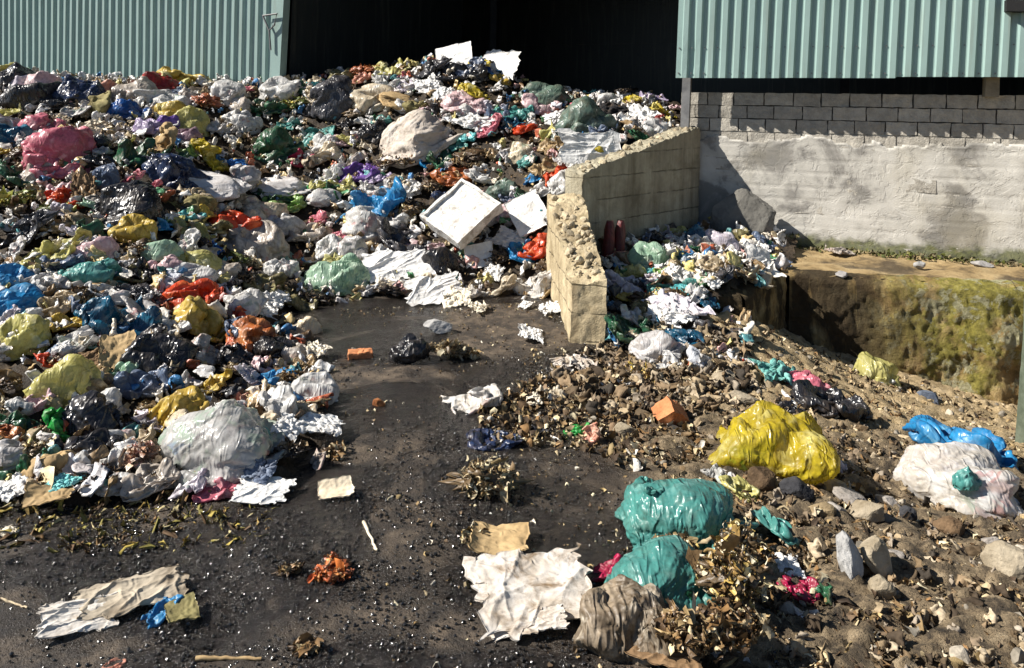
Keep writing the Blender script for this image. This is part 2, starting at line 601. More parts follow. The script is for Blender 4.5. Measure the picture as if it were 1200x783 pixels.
def creases(V, F, seed, amp=.05, freq=2.6):
    """sharp tension folds over a settled shape (V about unit size)"""
    rng = np.random.default_rng(seed + 991)
    o = rng.uniform(-40, 40, 3)
    Q = V @ rotm(rng).T
    W = Q + .25 * vnoise(Q * 1.4 + o)
    n1 = np.abs(perlin(W * np.array([.8, 1.0, 2.9]) * freq * .62 + o))
    n2 = np.abs(perlin(W[:, [1, 2, 0]] * np.array([1.0, 1.1, 2.6]) * freq - o))
    d = amp * (np.minimum(n1 * 3, 1) - .6) + amp * .6 * (np.minimum(n2 * 3, 1) - .6)
    return V + normals(V, F) * d[:, None]


def settled(key, seed, a, b, c, warp=.16):
    rng = np.random.default_rng(seed)
    V, F, dim = SHAPES[key][rng.integers(len(SHAPES[key]))]
    V = V * np.array([1, rng.choice([-1, 1]), 1])
    an = rng.uniform(0, 2 * np.pi)
    if not key.endswith('fine'):
        cs, sn = math.cos(an), math.sin(an)
        V = np.stack([V[:, 0] * cs - V[:, 1] * sn, V[:, 0] * sn + V[:, 1] * cs, V[:, 2]], 1)
        lo, hi = np.percentile(V, .5, 0), np.percentile(V, 99.5, 0)
        V = (V - (lo + hi) / 2) / ((hi - lo) / 2)
    o = rng.uniform(-40, 40, 3)
    if key[:3] in ('bag', 'fil', 'tie'): V = creases(V, F, seed, .030 if key.endswith('fine') else {'bag': .05, 'fil': .04, 'tie': .05}[key[:3]], 4.2 if key.endswith('fine') else 2.6)
    V = V + warp * 1.6 * vnoise(V * .8 + o) + warp * .35 * vnoise(V * 2.4 - o)
    c = min(c, (1.35 if key.endswith('fine') else 1.9) * dim[2] / dim[0] * max(a, b))            # never stretch a settled fold upwards
    return V * np.array([a, b, c]), F
# ---------------------------------------------------------------- height fields
class TPS:
    def __init__(self, pts, reg=.02):
        p = np.asarray(pts, float)
        self.p = p[:, :2]
        n = len(p)
        A = np.zeros((n + 3, n + 3))
        A[:n, :n] = self.k(self.p, self.p) + reg * np.eye(n)
        A[:n, n] = 1; A[:n, n + 1:] = self.p
        A[n:, :n] = A[:n, n:].T
        self.w = np.linalg.solve(A, np.concatenate([p[:, 2], np.zeros(3)]))

    @staticmethod
    def k(a, b):
        r2 = ((a[:, None] - b[None]) ** 2).sum(2)
        return r2 * np.log(np.sqrt(r2) + 1e-9)

    def __call__(self, X):
        return self.k(X, self.p) @ self.w[:-3] + self.w[-3] + X @ self.w[-2:]


def ground_at(px, py, z=0.0):
    d = ray(px, py)
    return CAM + d * ((z - CAM[2]) / d[2])


K0 = np.array([.43, 5.6]); K1 = np.array([.36, 7.0]); K2 = np.array([1.94, 8.4])

# right-hand ground, falling away towards the pit
gp = [tuple(P(*q)) for q in [(720, 402, 5.6), (760, 430, 5.2), (850, 380, 5.75), (900, 387, 6.15), (960, 412, 6.5), (1060, 440, 6.4), (1180, 474, 6.3),
      (1000, 470, 5.2), (1100, 500, 5.0), (1190, 522, 4.9), (900, 480, 4.6), (1000, 560, 3.85), (1100, 600, 3.6), (1190, 602, 3.55), (800, 520, 3.95),
      (700, 480, 4.36), (900, 640, 3.0), (1000, 700, 2.68), (1150, 740, 2.5), (1050, 650, 3.0)]]
gp += [(x, y, 0.0) for x in (-9, -6, -4, -2.5, -1.5, -.5, .3) for y in (0.5, 1.8, 3.2, 4.6, 6, 8, 10.5)]
gp += [(4.5, 2, -.05), (4.5, 4, -.35), (5.5, 6.0, -.8), (7, 3, -.3), (7, 6, -.8), (1.0, 1.2, 0.02), (3.0, 1.2, .0), (1.5, 8.5, .1), (3, 8, .0), (5, 8, -.4), (8, 9, -.6)]
T_G = TPS(gp, .004)

# the heap itself
pil = []
for q in [(0, 603), (100, 603), (200, 588), (330, 572), (398, 450), (385, 415), (345, 366), (385, 352), (430, 348), (500, 352), (560, 352), (610, 350), (650, 350),
          (390, 500), (372, 540)]:
    pil.append((*ground_at(*q)[:2], 0.03))
for q in [(450, 450), (550, 420), (440, 560), (300, 650), (100, 670), (600, 400), (0, 670), (420, 385), (500, 390), (460, 500), (650, 395), (400, 610), (480, 620)]:
    pil.append((*ground_at(*q)[:2], -0.22))
for x, lst in {-260: [(500, 3.75), (420, 4.4), (330, 5.3), (250, 6.3), (180, 7.5), (120, 9.0), (82, 10)],
               0: [(500, 3.75), (420, 4.4), (330, 5.3), (250, 6.3), (180, 7.5), (120, 9.0), (88, 10)],
               200: [(500, 3.95), (420, 4.6), (340, 5.5), (260, 6.5), (180, 7.7), (125, 9.2), (100, 10)],
               330: [(450, 4.72), (350, 6.25), (300, 7.2), (250, 7.9), (200, 8.6), (145, 9.5), (106, 10)],
               450: [(300, 7.4), (250, 8.0), (200, 8.6), (150, 9.2), (105, 9.8), (82, 10.2)],
               560: [(300, 7.4), (250, 7.9), (200, 8.4), (150, 8.9), (103, 9.5), (76, 10)],
               630: [(300, 7.2), (250, 7.5), (210, 7.8), (170, 8.3), (132, 9.3), (108, 10)],
               700: [(200, 7.35), (150, 8.3), (120, 9.5)],
               790: [(158, 8.3), (135, 9.0), (118, 9.6)]}.items():
    for y, d in lst: pil.append(tuple(P(x, y, d)))
pil += [(-8, 12, 1.7), (-4, 12.5, 1.6), (-2, 12.5, 1.6), (0, 12.5, 1.7), (2, 12, 1.5), (3.0, 10, 1.45)]
pil += [(*ground_at(-260, 600)[:2], .03), (*ground_at(-260, 680)[:2], -.22)]
T_P = TPS(pil, .02)

# the smaller heap behind the low wall
hp = [tuple(P(*q)) for q in [(720, 300, 6.95), (718, 402, 5.5), (770, 283, 7.4), (830, 268, 8.1), (900, 284, 7.6), (890, 330, 6.2), (800, 328, 6.3), (780, 380, 5.7),
      (850, 300, 7.2), (860, 365, 5.85), (745, 345, 6.2), (700, 330, 6.4), (930, 297, 7.4)]]
hp += [(2.6, 7.2, .2), (1.6, 5.4, -.12), (1.0, 5.1, -.12), (2.0, 5.8, -.2)]
T_H = TPS(hp, .01)

FAC0 = np.array([1.94, 8.4]); FW = np.array([.93, -.37]); FW /= np.linalg.norm(FW); FN = np.array([FW[1], -FW[0]])      # FN points to the yard
if FN[1] > 0: FN = -FN
LEDGE = [(1.94, 8.6), (1.15, 6.9), (1.35, 6.0), (1.77, 6.1), (2.36, 6.65), (4.06, 6.30), (7.5, 5.35), (7.5, 8.0), (4.6, 7.6)]
LEDGE_Z = .25


def in_poly(X, poly):
    x, y = X[:, 0], X[:, 1]
    r = np.zeros(len(X), bool)
    j = len(poly) - 1
    for i in range(len(poly)):
        xi, yi = poly[i]; xj, yj = poly[j]
        r ^= ((yi > y) != (yj > y)) & (x < (xj - xi) * (y - yi) / (yj - yi + 1e-12) + xi)
        j = i
    return r


PILE_POLY = [(-14, 2), (.2, 2), (.42, 5.6), (.38, 7.0), (.42, 7.22), (1.85, 8.55), (3.2, 9.2), (3.2, 14), (-14, 14)]
HEAP_POLY = [(.6, 5.0), (.70, 5.6), (.66, 7.0), (1.94, 8.32), (2.9, 7.95), (2.40, 6.74), (1.84, 6.20), (1.45, 5.85), (1.15, 5.0)]


def h_ground(X):
    z = T_G(X)
    z = np.where(X[:, 0] < .3, z * np.clip((X[:, 0] - (-.5)) / .8, 0, 1), z)
    far = np.maximum(np.abs(X[:, 0]) - 7.5, 0) + np.maximum(X[:, 1] - 9.5, 0) + np.maximum(.3 - X[:, 1], 0)
    return np.where(far > 0, z * np.exp(-far), z)


def h_pile(X): return np.where(in_poly(X, PILE_POLY), np.minimum(T_P(X), 2.6), -5.0)
def h_heap(X): return np.where(in_poly(X, HEAP_POLY), np.minimum(T_H(X), .55), -5.0)
def h_ledge(X): return np.where(in_poly(X, LEDGE), LEDGE_Z, -5.0)
def h_all(X): return np.max([h_ground(X), h_pile(X), h_heap(X), h_ledge(X)], 0)


_gx, _gy = np.arange(-10, 6.01, .05), np.arange(1.0, 13.01, .05)
_GX, _GY = np.meshgrid(_gx, _gy, indexing='ij')
_XY = np.stack([_GX.ravel(), _GY.ravel()], 1)
HG = np.concatenate([h_all(c) for c in np.array_split(_XY, 40)]).reshape(_GX.shape)


def H(x, y):
    i = np.clip((np.asarray(x) + 10) / .05, 0, len(_gx) - 1.001); j = np.clip((np.asarray(y) - 1) / .05, 0, len(_gy) - 1.001)
    a, b = i.astype(int), j.astype(int); f, g = i - a, j - b
    return (HG[a, b] * (1 - f) * (1 - g) + HG[a + 1, b] * f * (1 - g) + HG[a, b + 1] * (1 - f) * g + HG[a + 1, b + 1] * f * g)


_T = np.arange(1.8, 12.8, .01)
def cast(px, py):
    """first meeting of a line of sight with the ground, heap or ledge"""
    for k in range(60):
        d = ray(px, py + 3 * k)
        Q = CAM + d * _T[:, None]
        hit = np.nonzero(Q[:, 2] <= H(Q[:, 0], Q[:, 1]))[0]
        if len(hit) and _T[hit[0]] < 11.6:
            return _T[hit[0]]
    return 10.0


def slope_n(x, y, e=.25):
    n = np.array([-(H(x + e, y) - H(x - e, y)) / (2 * e), -(H(x, y + e) - H(x, y - e)) / (2 * e), 1.0])
    n[:2] = np.clip(n[:2], -.8, .8)
    return n / np.linalg.norm(n)

# ---------------------------------------------------------------- light
SUN_DIR = Vector((1.03, .12, -.85)).normalized()
az = math.atan2(-SUN_DIR.x, -SUN_DIR.y); el = math.asin(-SUN_DIR.z)
w = bpy.data.worlds.new("World"); SC.world = w
w.use_nodes = True
bg = w.node_tree.nodes.get("Background") or w.node_tree.nodes.new('ShaderNodeBackground')
sky = w.node_tree.nodes.new('ShaderNodeTexSky')
sky.sky_type = 'NISHITA'; sky.sun_disc = False
sky.sun_elevation = el; sky.sun_rotation = az
sky.altitude = 1500; sky.dust_density = .4; sky.air_density = .9
w.node_tree.links.new(sky.outputs[0], bg.inputs[0])
bg.inputs[1].default_value = .05
sl = bpy.data.lights.new("sun", 'SUN'); sl.energy = 5.0; sl.angle = R(.5); sl.color = (1.0, .945, .86)
so = bpy.data.objects.new("sun", sl); COL.objects.link(so)
so.rotation_euler = SUN_DIR.to_track_quat('-Z', 'Y').to_euler(); so.location = (-8, -1, 9)
SC.view_settings.view_transform = 'Standard'; SC.view_settings.look = 'None'
SC.view_settings.exposure = 0.92; SC.view_settings.gamma = 1.0
SC.view_settings.use_curve_mapping = False
SC.cycles.max_bounces = 6; SC.cycles.diffuse_bounces = 3; SC.cycles.glossy_bounces = 3; SC.cycles.transmission_bounces = 4
SC.cycles.sample_clamp_indirect = 6
SC.cycles.use_denoising = True

# ---------------------------------------------------------------- ground
def axis(lo, hi, step, far):
    a = np.arange(lo, hi + 1e-6, step)
    e = np.array([.15, .4, .9, 1.8, 3.5, 7, 14, 30, 80, far])
    return np.concatenate([lo - e[::-1], a, hi + e])
gx, gy = axis(-3.6, 4.4, .02, 200.), axis(1.7, 6.9, .02, 200.)
X, Y = np.meshgrid(gx, gy, indexing='ij')
XY = np.stack([X.ravel(), Y.ravel()], 1)
z = np.concatenate([h_ground(c) for c in np.array_split(XY, 60)])
P3 = np.column_stack([XY, np.zeros(len(XY))])
edge = XY[:, 0] - .62 + .34 * fbm(P3 * 1.7, 3) + np.clip((3.9 - XY[:, 1]) * .05, -1, .3)
edge = np.where(XY[:, 1] < 4.6, edge - .12 * (4.6 - XY[:, 1]) * .0, edge)
dirt = np.clip(edge / .35 + .3, 0, 1)
clod = fbm(P3 * 7, 4); fine = fbm(P3 * 26, 3)
near = ((XY[:, 0] > -4) & (XY[:, 0] < 4.8) & (XY[:, 1] > 1.4) & (XY[:, 1] < 7.2)).astype(float)
z = z + near * (dirt * (.040 * clod + .026 * np.abs(fbm(P3 * 15 + 3, 3)) + .013 * np.abs(fine)) + (1 - dirt) * (.008 * fbm(P3 * 3, 3) + .0045 * np.abs(fine)))
sand = np.clip((fbm(P3 * 1.1 + 4, 3) * .7 + (XY[:, 1] - 3.9) * .8 + (XY[:, 0] - 2.0) * .25), 0, 1) * dirt
gcol = np.zeros((len(XY), 3)); gcol[:, 0] = dirt; gcol[:, 1] = sand
gr = NT("ground_mix")
v = gr.coord(False)
at = gr.n('ShaderNodeVertexColor', layer_name="Col")
sp = gr.n('ShaderNodeSeparateColor'); gr.l(at.outputs[0], sp.inputs[0])
wet = gr.ramp(gr.noise(v, .95, 6, .62, .6), [(.41, 0.0), (.51, 1.0)])
n_f = gr.noise(v, 75, 5, .7)
dry = gr.ramp(gr.noise(v, 6, 8, .74, .4), [(.30, (.016, .012, .009)), (.46, (.048, .036, .026)), (.58, (.14, .105, .072)), (.75, (.25, .195, .135))])
asph = gr.mix(wet, dry, gr.ramp(gr.noise(v, 11, 6, .7), [(.35, (.006, .005, .005)), (.75, (.034, .026, .020))]))
vor = gr.n('ShaderNodeTexVoronoi'); vor.inputs['Scale'].default_value = 95; gr.l(v, vor.inputs['Vector'])
peb = gr.ramp(vor.outputs['Distance'], [(.12, 1.0), (.3, 0.0)])
pick = gr.ramp(gr.noise(v, 41, 2), [(.54, 0.0), (.62, 1.0)])
asph = gr.mix(gr.math('MULTIPLY', gr.math('MULTIPLY', peb, pick), .8), asph, (.20, .17, .13))
mud = gr.ramp(gr.noise(v, 9, 8, .72, .6), [(.30, (.012, .009, .006)), (.43, (.070, .050, .028)), (.54, (.21, .155, .09)), (.72, (.42, .33, .21))])
snd = gr.ramp(gr.noise(v, 13, 7, .68, .3), [(.28, (.13, .09, .045)), (.45, (.34, .25, .13)), (.7, (.52, .40, .24))])
soil = gr.mix(sp.outputs[1], mud, snd)
col = gr.mix(sp.outputs[0], asph, soil)
rgh = gr.ramp(wet, [(0.0, .62), (1.0, .16)])
rgh = gr.mix(sp.outputs[0], rgh, .85)
hb = gr.math('ADD', gr.math('MULTIPLY', n_f, .6), gr.math('MULTIPLY', peb, .35))
nb = gr.bump(gr.noise(v, 190, 3, .6), .6, .006, gr.bump(hb, .95, .028))
gr.done(col, rgh, nb, .5)
g = link("ground", make_mesh("ground", np.column_stack([XY, z]), grid_faces(len(gx), len(gy)), gr.m, True, gcol))
tag(g, "dark wet asphalt yard turning to tan rubble-strewn dirt", "ground", kind="structure")

# ---------------------------------------------------------------- mound core (what shows between the bags)
def field(name, fn, x0, x1, y0, y1, st, amp, mat, drop=.05):
    gx, gy = np.arange(x0, x1, st), np.arange(y0, y1, st)
    X, Y = np.meshgrid(gx, gy, indexing='ij')
    XY = np.stack([X.ravel(), Y.ravel()], 1)
    z = np.concatenate([fn(c) for c in np.array_split(XY, 30)])
    q = np.column_stack([XY, z * .5])
    zz = z - drop + amp * (1.2 * np.abs(fbm(q * 5, 3)) + .6 * fbm(q * 14, 2))
    F = grid_faces(len(gx), len(gy))
    ok = (z[F] > np.maximum(h_ground(XY), -2)[F] - .12).all(1)
    F = F[ok]
    used, inv = np.unique(F, return_inverse=True)
    return make_mesh(name, np.column_stack([XY, zz])[used], inv.reshape(F.shape), mat, True)


rot = NT("rotten_waste")
v = rot.coord(False)
c = rot.ramp(rot.noise(v, 9, 6, .7, .5), [(.25, (.008, .006, .004)), (.5, (.03, .02, .011)), (.7, (.09, .06, .03)), (.85, (.2, .16, .11))])
rot.done(c, .7, rot.bump(rot.noise(v, 40, 5, .7), .9, .02), .35)
core = link("garbage_mound", field("garbage_mound", h_pile, -10.5, 3.2, 2.9, 13, .045, .07, rot.m, .07))
tag(core, "dark rotting waste packed between the bags of the big heap", "waste", kind="stuff")
core2 = link("garbage_heap", field("garbage_heap", h_heap, .6, 3.0, 5.0, 8.4, .03, .05, rot.m, .05))
tag(core2, "dark rotting waste under the bags of the small heap behind the broken wall", "waste", kind="stuff")

# ---------------------------------------------------------------- the shed
def fac(t, out=0.0, z=0.0):
    q = FAC0 + FW * t + FN * out
    return np.array([q[0], q[1], z])


def m_clad(name, c):
    t = NT(name)
    v = t.coord(False)
    a = t.ramp(t.noise(v, 1.3, 6, .7, .3), [(.3, tuple(k * .86 for k in c)), (.7, c)])
    mp = t.n('ShaderNodeMapping'); mp.inputs['Scale'].default_value = (14, 14, .9); t.l(v, mp.inputs[0])
    st = t.ramp(t.noise(mp.outputs[0], 1, 5, .6), [(.52, 0.0), (.8, 1.0)])
    a = t.mix(t.math('MULTIPLY', st, .55), a, (.17, .17, .13))
    rs = t.ramp(t.noise(mp.outputs[0], 2.1, 6, .7), [(.66, 0.0), (.78, 1.0)])
    a = t.mix(t.math('MULTIPLY', rs, .5), a, (.16, .085, .04))
    return t.done(a, .42, t.bump(t.noise(v, 9, 3), .12, .01), .5)


M_CLAD = m_clad("painted_sheet_metal", (.265, .375, .35))
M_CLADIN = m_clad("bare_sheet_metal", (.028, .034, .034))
M_STEEL = m_stone("weathered_steel", (.10, .10, .105), (.22, .22, .22), 6, .55, .15)
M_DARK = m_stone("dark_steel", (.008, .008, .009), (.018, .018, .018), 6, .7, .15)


def corrugated(t0, t1, out, z0, z1, pitch=.128, depth=.030, lean=.022, nz=6, prof=None, seed=0):
    prof = prof or [(0, 0), (.40, 0), (.50, 1), (.88, 1), (1.0, 0)]
    ts, os_ = [], []
    k = t0
    while k < t1:
        for a, b in prof[:-1]:
            ts.append(k + a * pitch); os_.append(b * depth)
        k += pitch
    ts.append(k); os_.append(0)
    ts, os_ = np.array(ts), np.array(os_)
    zs = np.linspace(z0, z1, nz)
    Tt, Zz = np.meshgrid(ts, zs, indexing='ij')
    Oo = np.repeat(os_[:, None], nz, 1)
    wob = .006 * perlin(np.stack([Tt.ravel() * .9, Zz.ravel() * .8, np.full(Tt.size, seed)], 1)).reshape(Tt.shape)
    T2 = Tt + lean * (Zz - 1.9)
    q = FAC0[None] + FW[None] * T2.ravel()[:, None] + FN[None] * (out + Oo + wob * 2).ravel()[:, None]
    V = np.column_stack([q, Zz.ravel()])
    return V, grid_faces(len(ts), nz)


def extrude_sheet(V, F, nrm, t=.003):
    n = len(V)
    return np.vstack([V, V - nrm * t]), np.vstack([F, F[:, ::-1] + n])


shed = empty("shed", fac(-2.6))
tag(shed, "shed of pale green corrugated sheet with a wide dark opening above the garbage", "shed")
N3 = np.array([FN[0], FN[1], 0])
# opening runs from t=-5.25 to t=0 on the facade line
Z_EDGE = float(P(1000, 91, 7.45)[2])
V, F = corrugated(-.17, 6.5, .30, Z_EDGE, 5.2, seed=3, nz=26)
tq = (V[:, :2] - FAC0) @ FW
sh_i = np.floor((tq + .17) / (.128 * 8))
srng = np.random.default_rng(4); sj = srng.normal(0, .007, 20); so_ = srng.uniform(0, .006, 20)
V[:, 2] += np.where(V[:, 2] < Z_EDGE + .01, sj[sh_i.astype(int) % 20], 0)
V[:, :2] += FN * so_[sh_i.astype(int) % 20][:, None]
dent = np.exp(-((tq - 4.05) / .18) ** 2 - ((V[:, 2] - 2.32) / .16) ** 2) + .8 * np.exp(-((tq - .02) / .1) ** 2 - ((V[:, 2] - 2.1) / .2) ** 2)
V[:, :2] -= FN * (.016 * dent)[:, None]
bs = Build()
for kq in range(52):
    for zq in (Z_EDGE + .045, Z_EDGE + .30):
        if (kq * 7 + int(zq * 10)) % 5 == 0: continue
        c_ = fac(-.17 + .128 * kq + .026 + .022 * (zq - 1.9), .303, zq)
        bs.tube([c_, c_ + np.array([FN[0], FN[1], 0]) * .010], .0075, 6)
link("screws", bs.mesh("screws", M_STEEL), shed)
V, F = extrude_sheet(V, F, N3)
link("cladding", make_mesh("cladding", V, F, M_CLAD, False), shed)
V, F = corrugated(-12.5, -5.36, .10, .2, 5.2, pitch=.128, seed=9, prof=[(0, 0), (.34, 0), (.48, 1), (.80, 1), (1.0, 0)])
V, F = extrude_sheet(V, F, N3)
link("cladding", make_mesh("cladding", V, F, M_CLAD, False), shed)
b = Build()                                            # bent flashing at the end of the sheet
def post_h(bd, t0, t1, o0, o1, z0, z1, lean=.022):
    c = []
    for zz in (z0, z1):
        for o in (o0, o1):
            for t in (t0, t1): c.append(fac(t + lean * (zz - 1.9), o, zz))
    bd.hexa(c)
post_h(b, -5.40, -5.24, .02, .15, .3, 5.2, .06)
link("edge_flashing", b.mesh("edge_flashing", M_CLAD), shed)
b = Build()
c0 = fac(-5.30 + .06 * .5, .19, 2.62)
ring = [c0 + np.array([FW[0] * x, FW[1] * x, zz]) for x, zz in ((-.20, .10), (.02, .12), (-.02, -.02), (-.10, -.09), (-.20, .10))]
b.tube(ring, .013)
b.tube([ring[3], ring[3] + np.array([.02, 0, -.25])], .012)
link("latch", b.mesh("latch", M_STEEL), shed)
# inside
b = Build()
zroof = 5.2
def quadbox(bd, a, bb, z0, z1, th=.04):
    a, bb = np.array(a[:2]), np.array(bb[:2]); d = (bb - a) / np.linalg.norm(bb - a); n = np.array([-d[1], d[0]]) * th / 2
    c = [(*(q + s * n), zz) for zz in (z0, z1) for s in (-1, 1) for q in (a, bb)]
    bd.hexa(c)
BK = -9.5
quadbox(b, fac(-12.6, 0), fac(-12.6, BK), 0, zroof)
quadbox(b, fac(6.4, 0), fac(6.4, BK), 0, zroof)
zz = 0.0
k = 0
while zz < zroof - .02:                                # back wall of wide boards with thin gaps near the top
    gap = .0015 if zz > 2.2 and k % 3 == 0 else 0
    quadbox(b, fac(-12.6, BK), fac(6.4, BK), zz, min(zroof, zz + .3 - gap)); zz += .3; k += 1
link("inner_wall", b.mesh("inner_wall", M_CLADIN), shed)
V, F = corrugated(-5.1, -3.2, -.1, .3, 5.2, seed=5)
V = V.copy()
q = V[:, :2] - FAC0; tt = q @ FW; oo = q @ FN
V[:, :2] = FAC0 + FW * (-5.32 + (tt + 5.1) * .25)[:, None] + FN * (oo - .05 - (tt + 5.1) * 2.2)[:, None]
V, F = extrude_sheet(V, F, N3)
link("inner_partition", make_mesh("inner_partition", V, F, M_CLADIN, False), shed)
b = Build()
cr = [(*fac(t, o)[:2], zr) for zr in (zroof, zroof + .06) for o in (.75, BK - .2) for t in (-12.8, 6.8)]
b.hexa(cr)
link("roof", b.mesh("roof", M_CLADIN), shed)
b = Build()
for o in (-1.5, -3.5, -5.5, -7.5):
    a, e = fac(-12.5, o, 4.9), fac(6.3, o, 4.9)
    b.tube([a, e], .05, 4)
for t in (-8, -4.2, -.6, 3):
    b.tube([fac(t, -.2, 4.75), fac(t, BK + .1, 4.75)], .06, 4)
link("roof_beam", b.mesh("roof_beam", M_DARK), shed)
for t in (-4.0, 1.5):
    b = Build(); post_h(b, t - .06, t + .06, -4.0, -3.88, 0, 4.7, 0)
    link("inner_post", b.mesh("inner_post", M_DARK), shed)
zt = float(P(804, 166, 8.15)[2])
b = Build()
t_post = -.08
post_h(b, t_post - .045, t_post + .045, .09, .18, zt - .5, zt + .06)
link("post_foot", b.mesh("post_foot", m_stone("rusty_steel", (.20, .10, .05), (.42, .30, .18), 8, .8, .3)), shed)
b = Build(); post_h(b, t_post - .042, t_post + .042, .093, .177, zt + .06, 4.9)
link("post", b.mesh("post", M_STEEL), shed)
b = Build()
post_h(b, 2.62, 2.73, .02, .19, 1.78, Z_EDGE + .1, 0)
link("bracket", b.mesh("bracket", m_stone("old_timber", (.16, .13, .09), (.34, .29, .2), 7, .85, .4)), shed)
b = Build()
b.hexa([fac(t, o, zq) for zq in (Z_EDGE + .28, Z_EDGE + .32) for o in (.0, .195) for t in (-.1, 6.4)])
link("girt", b.mesh("girt", M_DARK), shed)
b = Build()
zg = float(P(1170, 3, 6.5)[2])
b.hexa([fac(t, o, zq + dz * (t - 2.9)) for zq, dz in ((zg - .02, -.06), (zg + .08, -.06)) for o in (.265, .44) for t in (2.72, 6.4)])
link("gutter", b.mesh("gutter", M_DARK), shed)

# ---------------------------------------------------------------- block wall under the cladding
rngb = np.random.default_rng(11)
bw = empty("block_wall", fac(2.0, 0, LEDGE_Z))
tag(bw, "rendered concrete block wall with bare block courses under the cladding", "wall")
ZT = 1.80
t = NT("cement_block")
v = t.coord(False)
at = t.n('ShaderNodeVertexColor', layer_name="Col")
k = t.ramp(t.noise(v, 12, 6, .65), [(.3, .72), (.7, 1.12)])
t.done(t.mix(1.0, at.outputs[0], k, 'MULTIPLY'), .92, t.bump(t.noise(v, 55, 5, .65), .8, .012), .15)
M_BLOCK = t.m
b = Build()
def fslab(bd, t0, t1, o0, o1, z0, z1, res=(1, 1, 1), disp=None, color=None):
    bd.hexa([fac(tt, oo, zq) for zq in (z0, z1) for oo in (o1, o0) for tt in (t0, t1)], res, disp, color)
fslab(b, -.16, 6.5, -.16, -.012, -.1, ZT - .01, color=(.11, .10, .09))
ch = .135; z1 = ZT; row = 0
while z1 > LEDGE_Z - .2:
    tt = -.16 - (.14 if row % 2 else 0)
    while tt < 6.5:
        L = .275 + rngb.normal(0, .016)
        g0 = rngb.uniform(.36, .50); cc = (g0, g0 * .93, g0 * .80)
        js = rngb.normal(0, .003)
        a0, a1 = max(tt, -.16) + .006, min(tt + L - .005, 6.5)
        if a1 - a0 > .03:
            sd = rngb.uniform(0, 50)
            def dsp(V, sd=sd, js=js): return V + .007 * vnoise(V * 11 + sd) + .004 * vnoise(V * 34 + sd)
            fslab(b, a0, a1, -.12, .012 + js, z1 - ch + .006 + rngb.normal(0, .002), z1 - .004, (9, 1, 5), dsp, cc)
        tt += L
    z1 -= ch; row += 1
link("block_course", b.mesh("block_course", M_BLOCK, False, True), bw)
# render coat: rough, peeling, thinning out at its upper edge
tsx, zsx = np.arange(-.15, 6.5, .018), np.arange(LEDGE_Z - .35, 1.44, .018)
Tt, Zz = np.meshgrid(tsx, zsx, indexing='ij')
q = np.stack([Tt.ravel(), Zz.ravel(), np.zeros(Tt.size)], 1)
top = 1.325 + .05 * fbm(q * np.array([1.3, 0, 1]), 3) + .06 * fbm(q * 5, 4)
thick = .010 + .006 * fbm(q * 1.6, 4) + .002 * fbm(q * 9, 3)
brick = (np.abs(((ZT - q[:, 1]) / ch) % 1 - .5) > .43)
thick -= .0055 * brick * np.clip(.6 + 1.5 * perlin(q * 1.7 + 5), 0, 1)
thick = np.where(q[:, 1] > top, -.02, thick)
ledge_s = .22 * (1 - np.clip(np.abs(q[:, 1] - top + .02) / .03, 0, 1)) * .02
V = np.column_stack([FAC0[None] + FW[None] * q[:, :1] + FN[None] * (.010 + thick + ledge_s)[:, None], q[:, 1]])
t = NT("lime_render")
v = t.coord(False)
c = t.ramp(t.noise(v, 1.7, 8, .62, .5), [(.405, (.22, .21, .19)), (.45, (.29, .275, .25)), (.50, (.46, .44, .395)), (.70, (.62, .595, .54))])
yel = t.ramp(t.noise(v, 1.1, 4, .6), [(.5, 0.0), (.75, 1.0)])
c = t.mix(t.math('MULTIPLY', yel, .35), c, (.40, .34, .20))
sz = t.n('ShaderNodeSeparateXYZ'); t.l(v, sz.inputs[0])
mossh = t.math('ADD', sz.outputs[2], t.math('MULTIPLY', t.noise(v, 6, 5, .6), -.26))
moss = t.ramp(mossh, [(.19, 1.0), (.26, 0.0)])
c = t.mix(t.math('MULTIPLY', moss, .85), c, t.ramp(t.noise(v, 18, 5, .6), [(.35, (.035, .04, .018)), (.6, (.14, .15, .05)), (.75, (.2, .17, .09))]))
cr = t.ramp(t.noise(v, 2.6, 5, .5, 1.5, 'RIDGED_MULTIFRACTAL'), [(.80, 0.0), (.93, 1.0)])
t.done(c, .93, t.bump(t.noise(v, 70, 5, .65), .5, .006, t.bump(t.ramp(t.noise(v, 5, 6, .65, .8), [(.45, 0.0), (.5, 1.0)]), .35, .01)), .12)
link("render_coat", make_mesh("render_coat", V, grid_faces(len(tsx), len(zsx))[:, ::-1], t.m, True), bw)

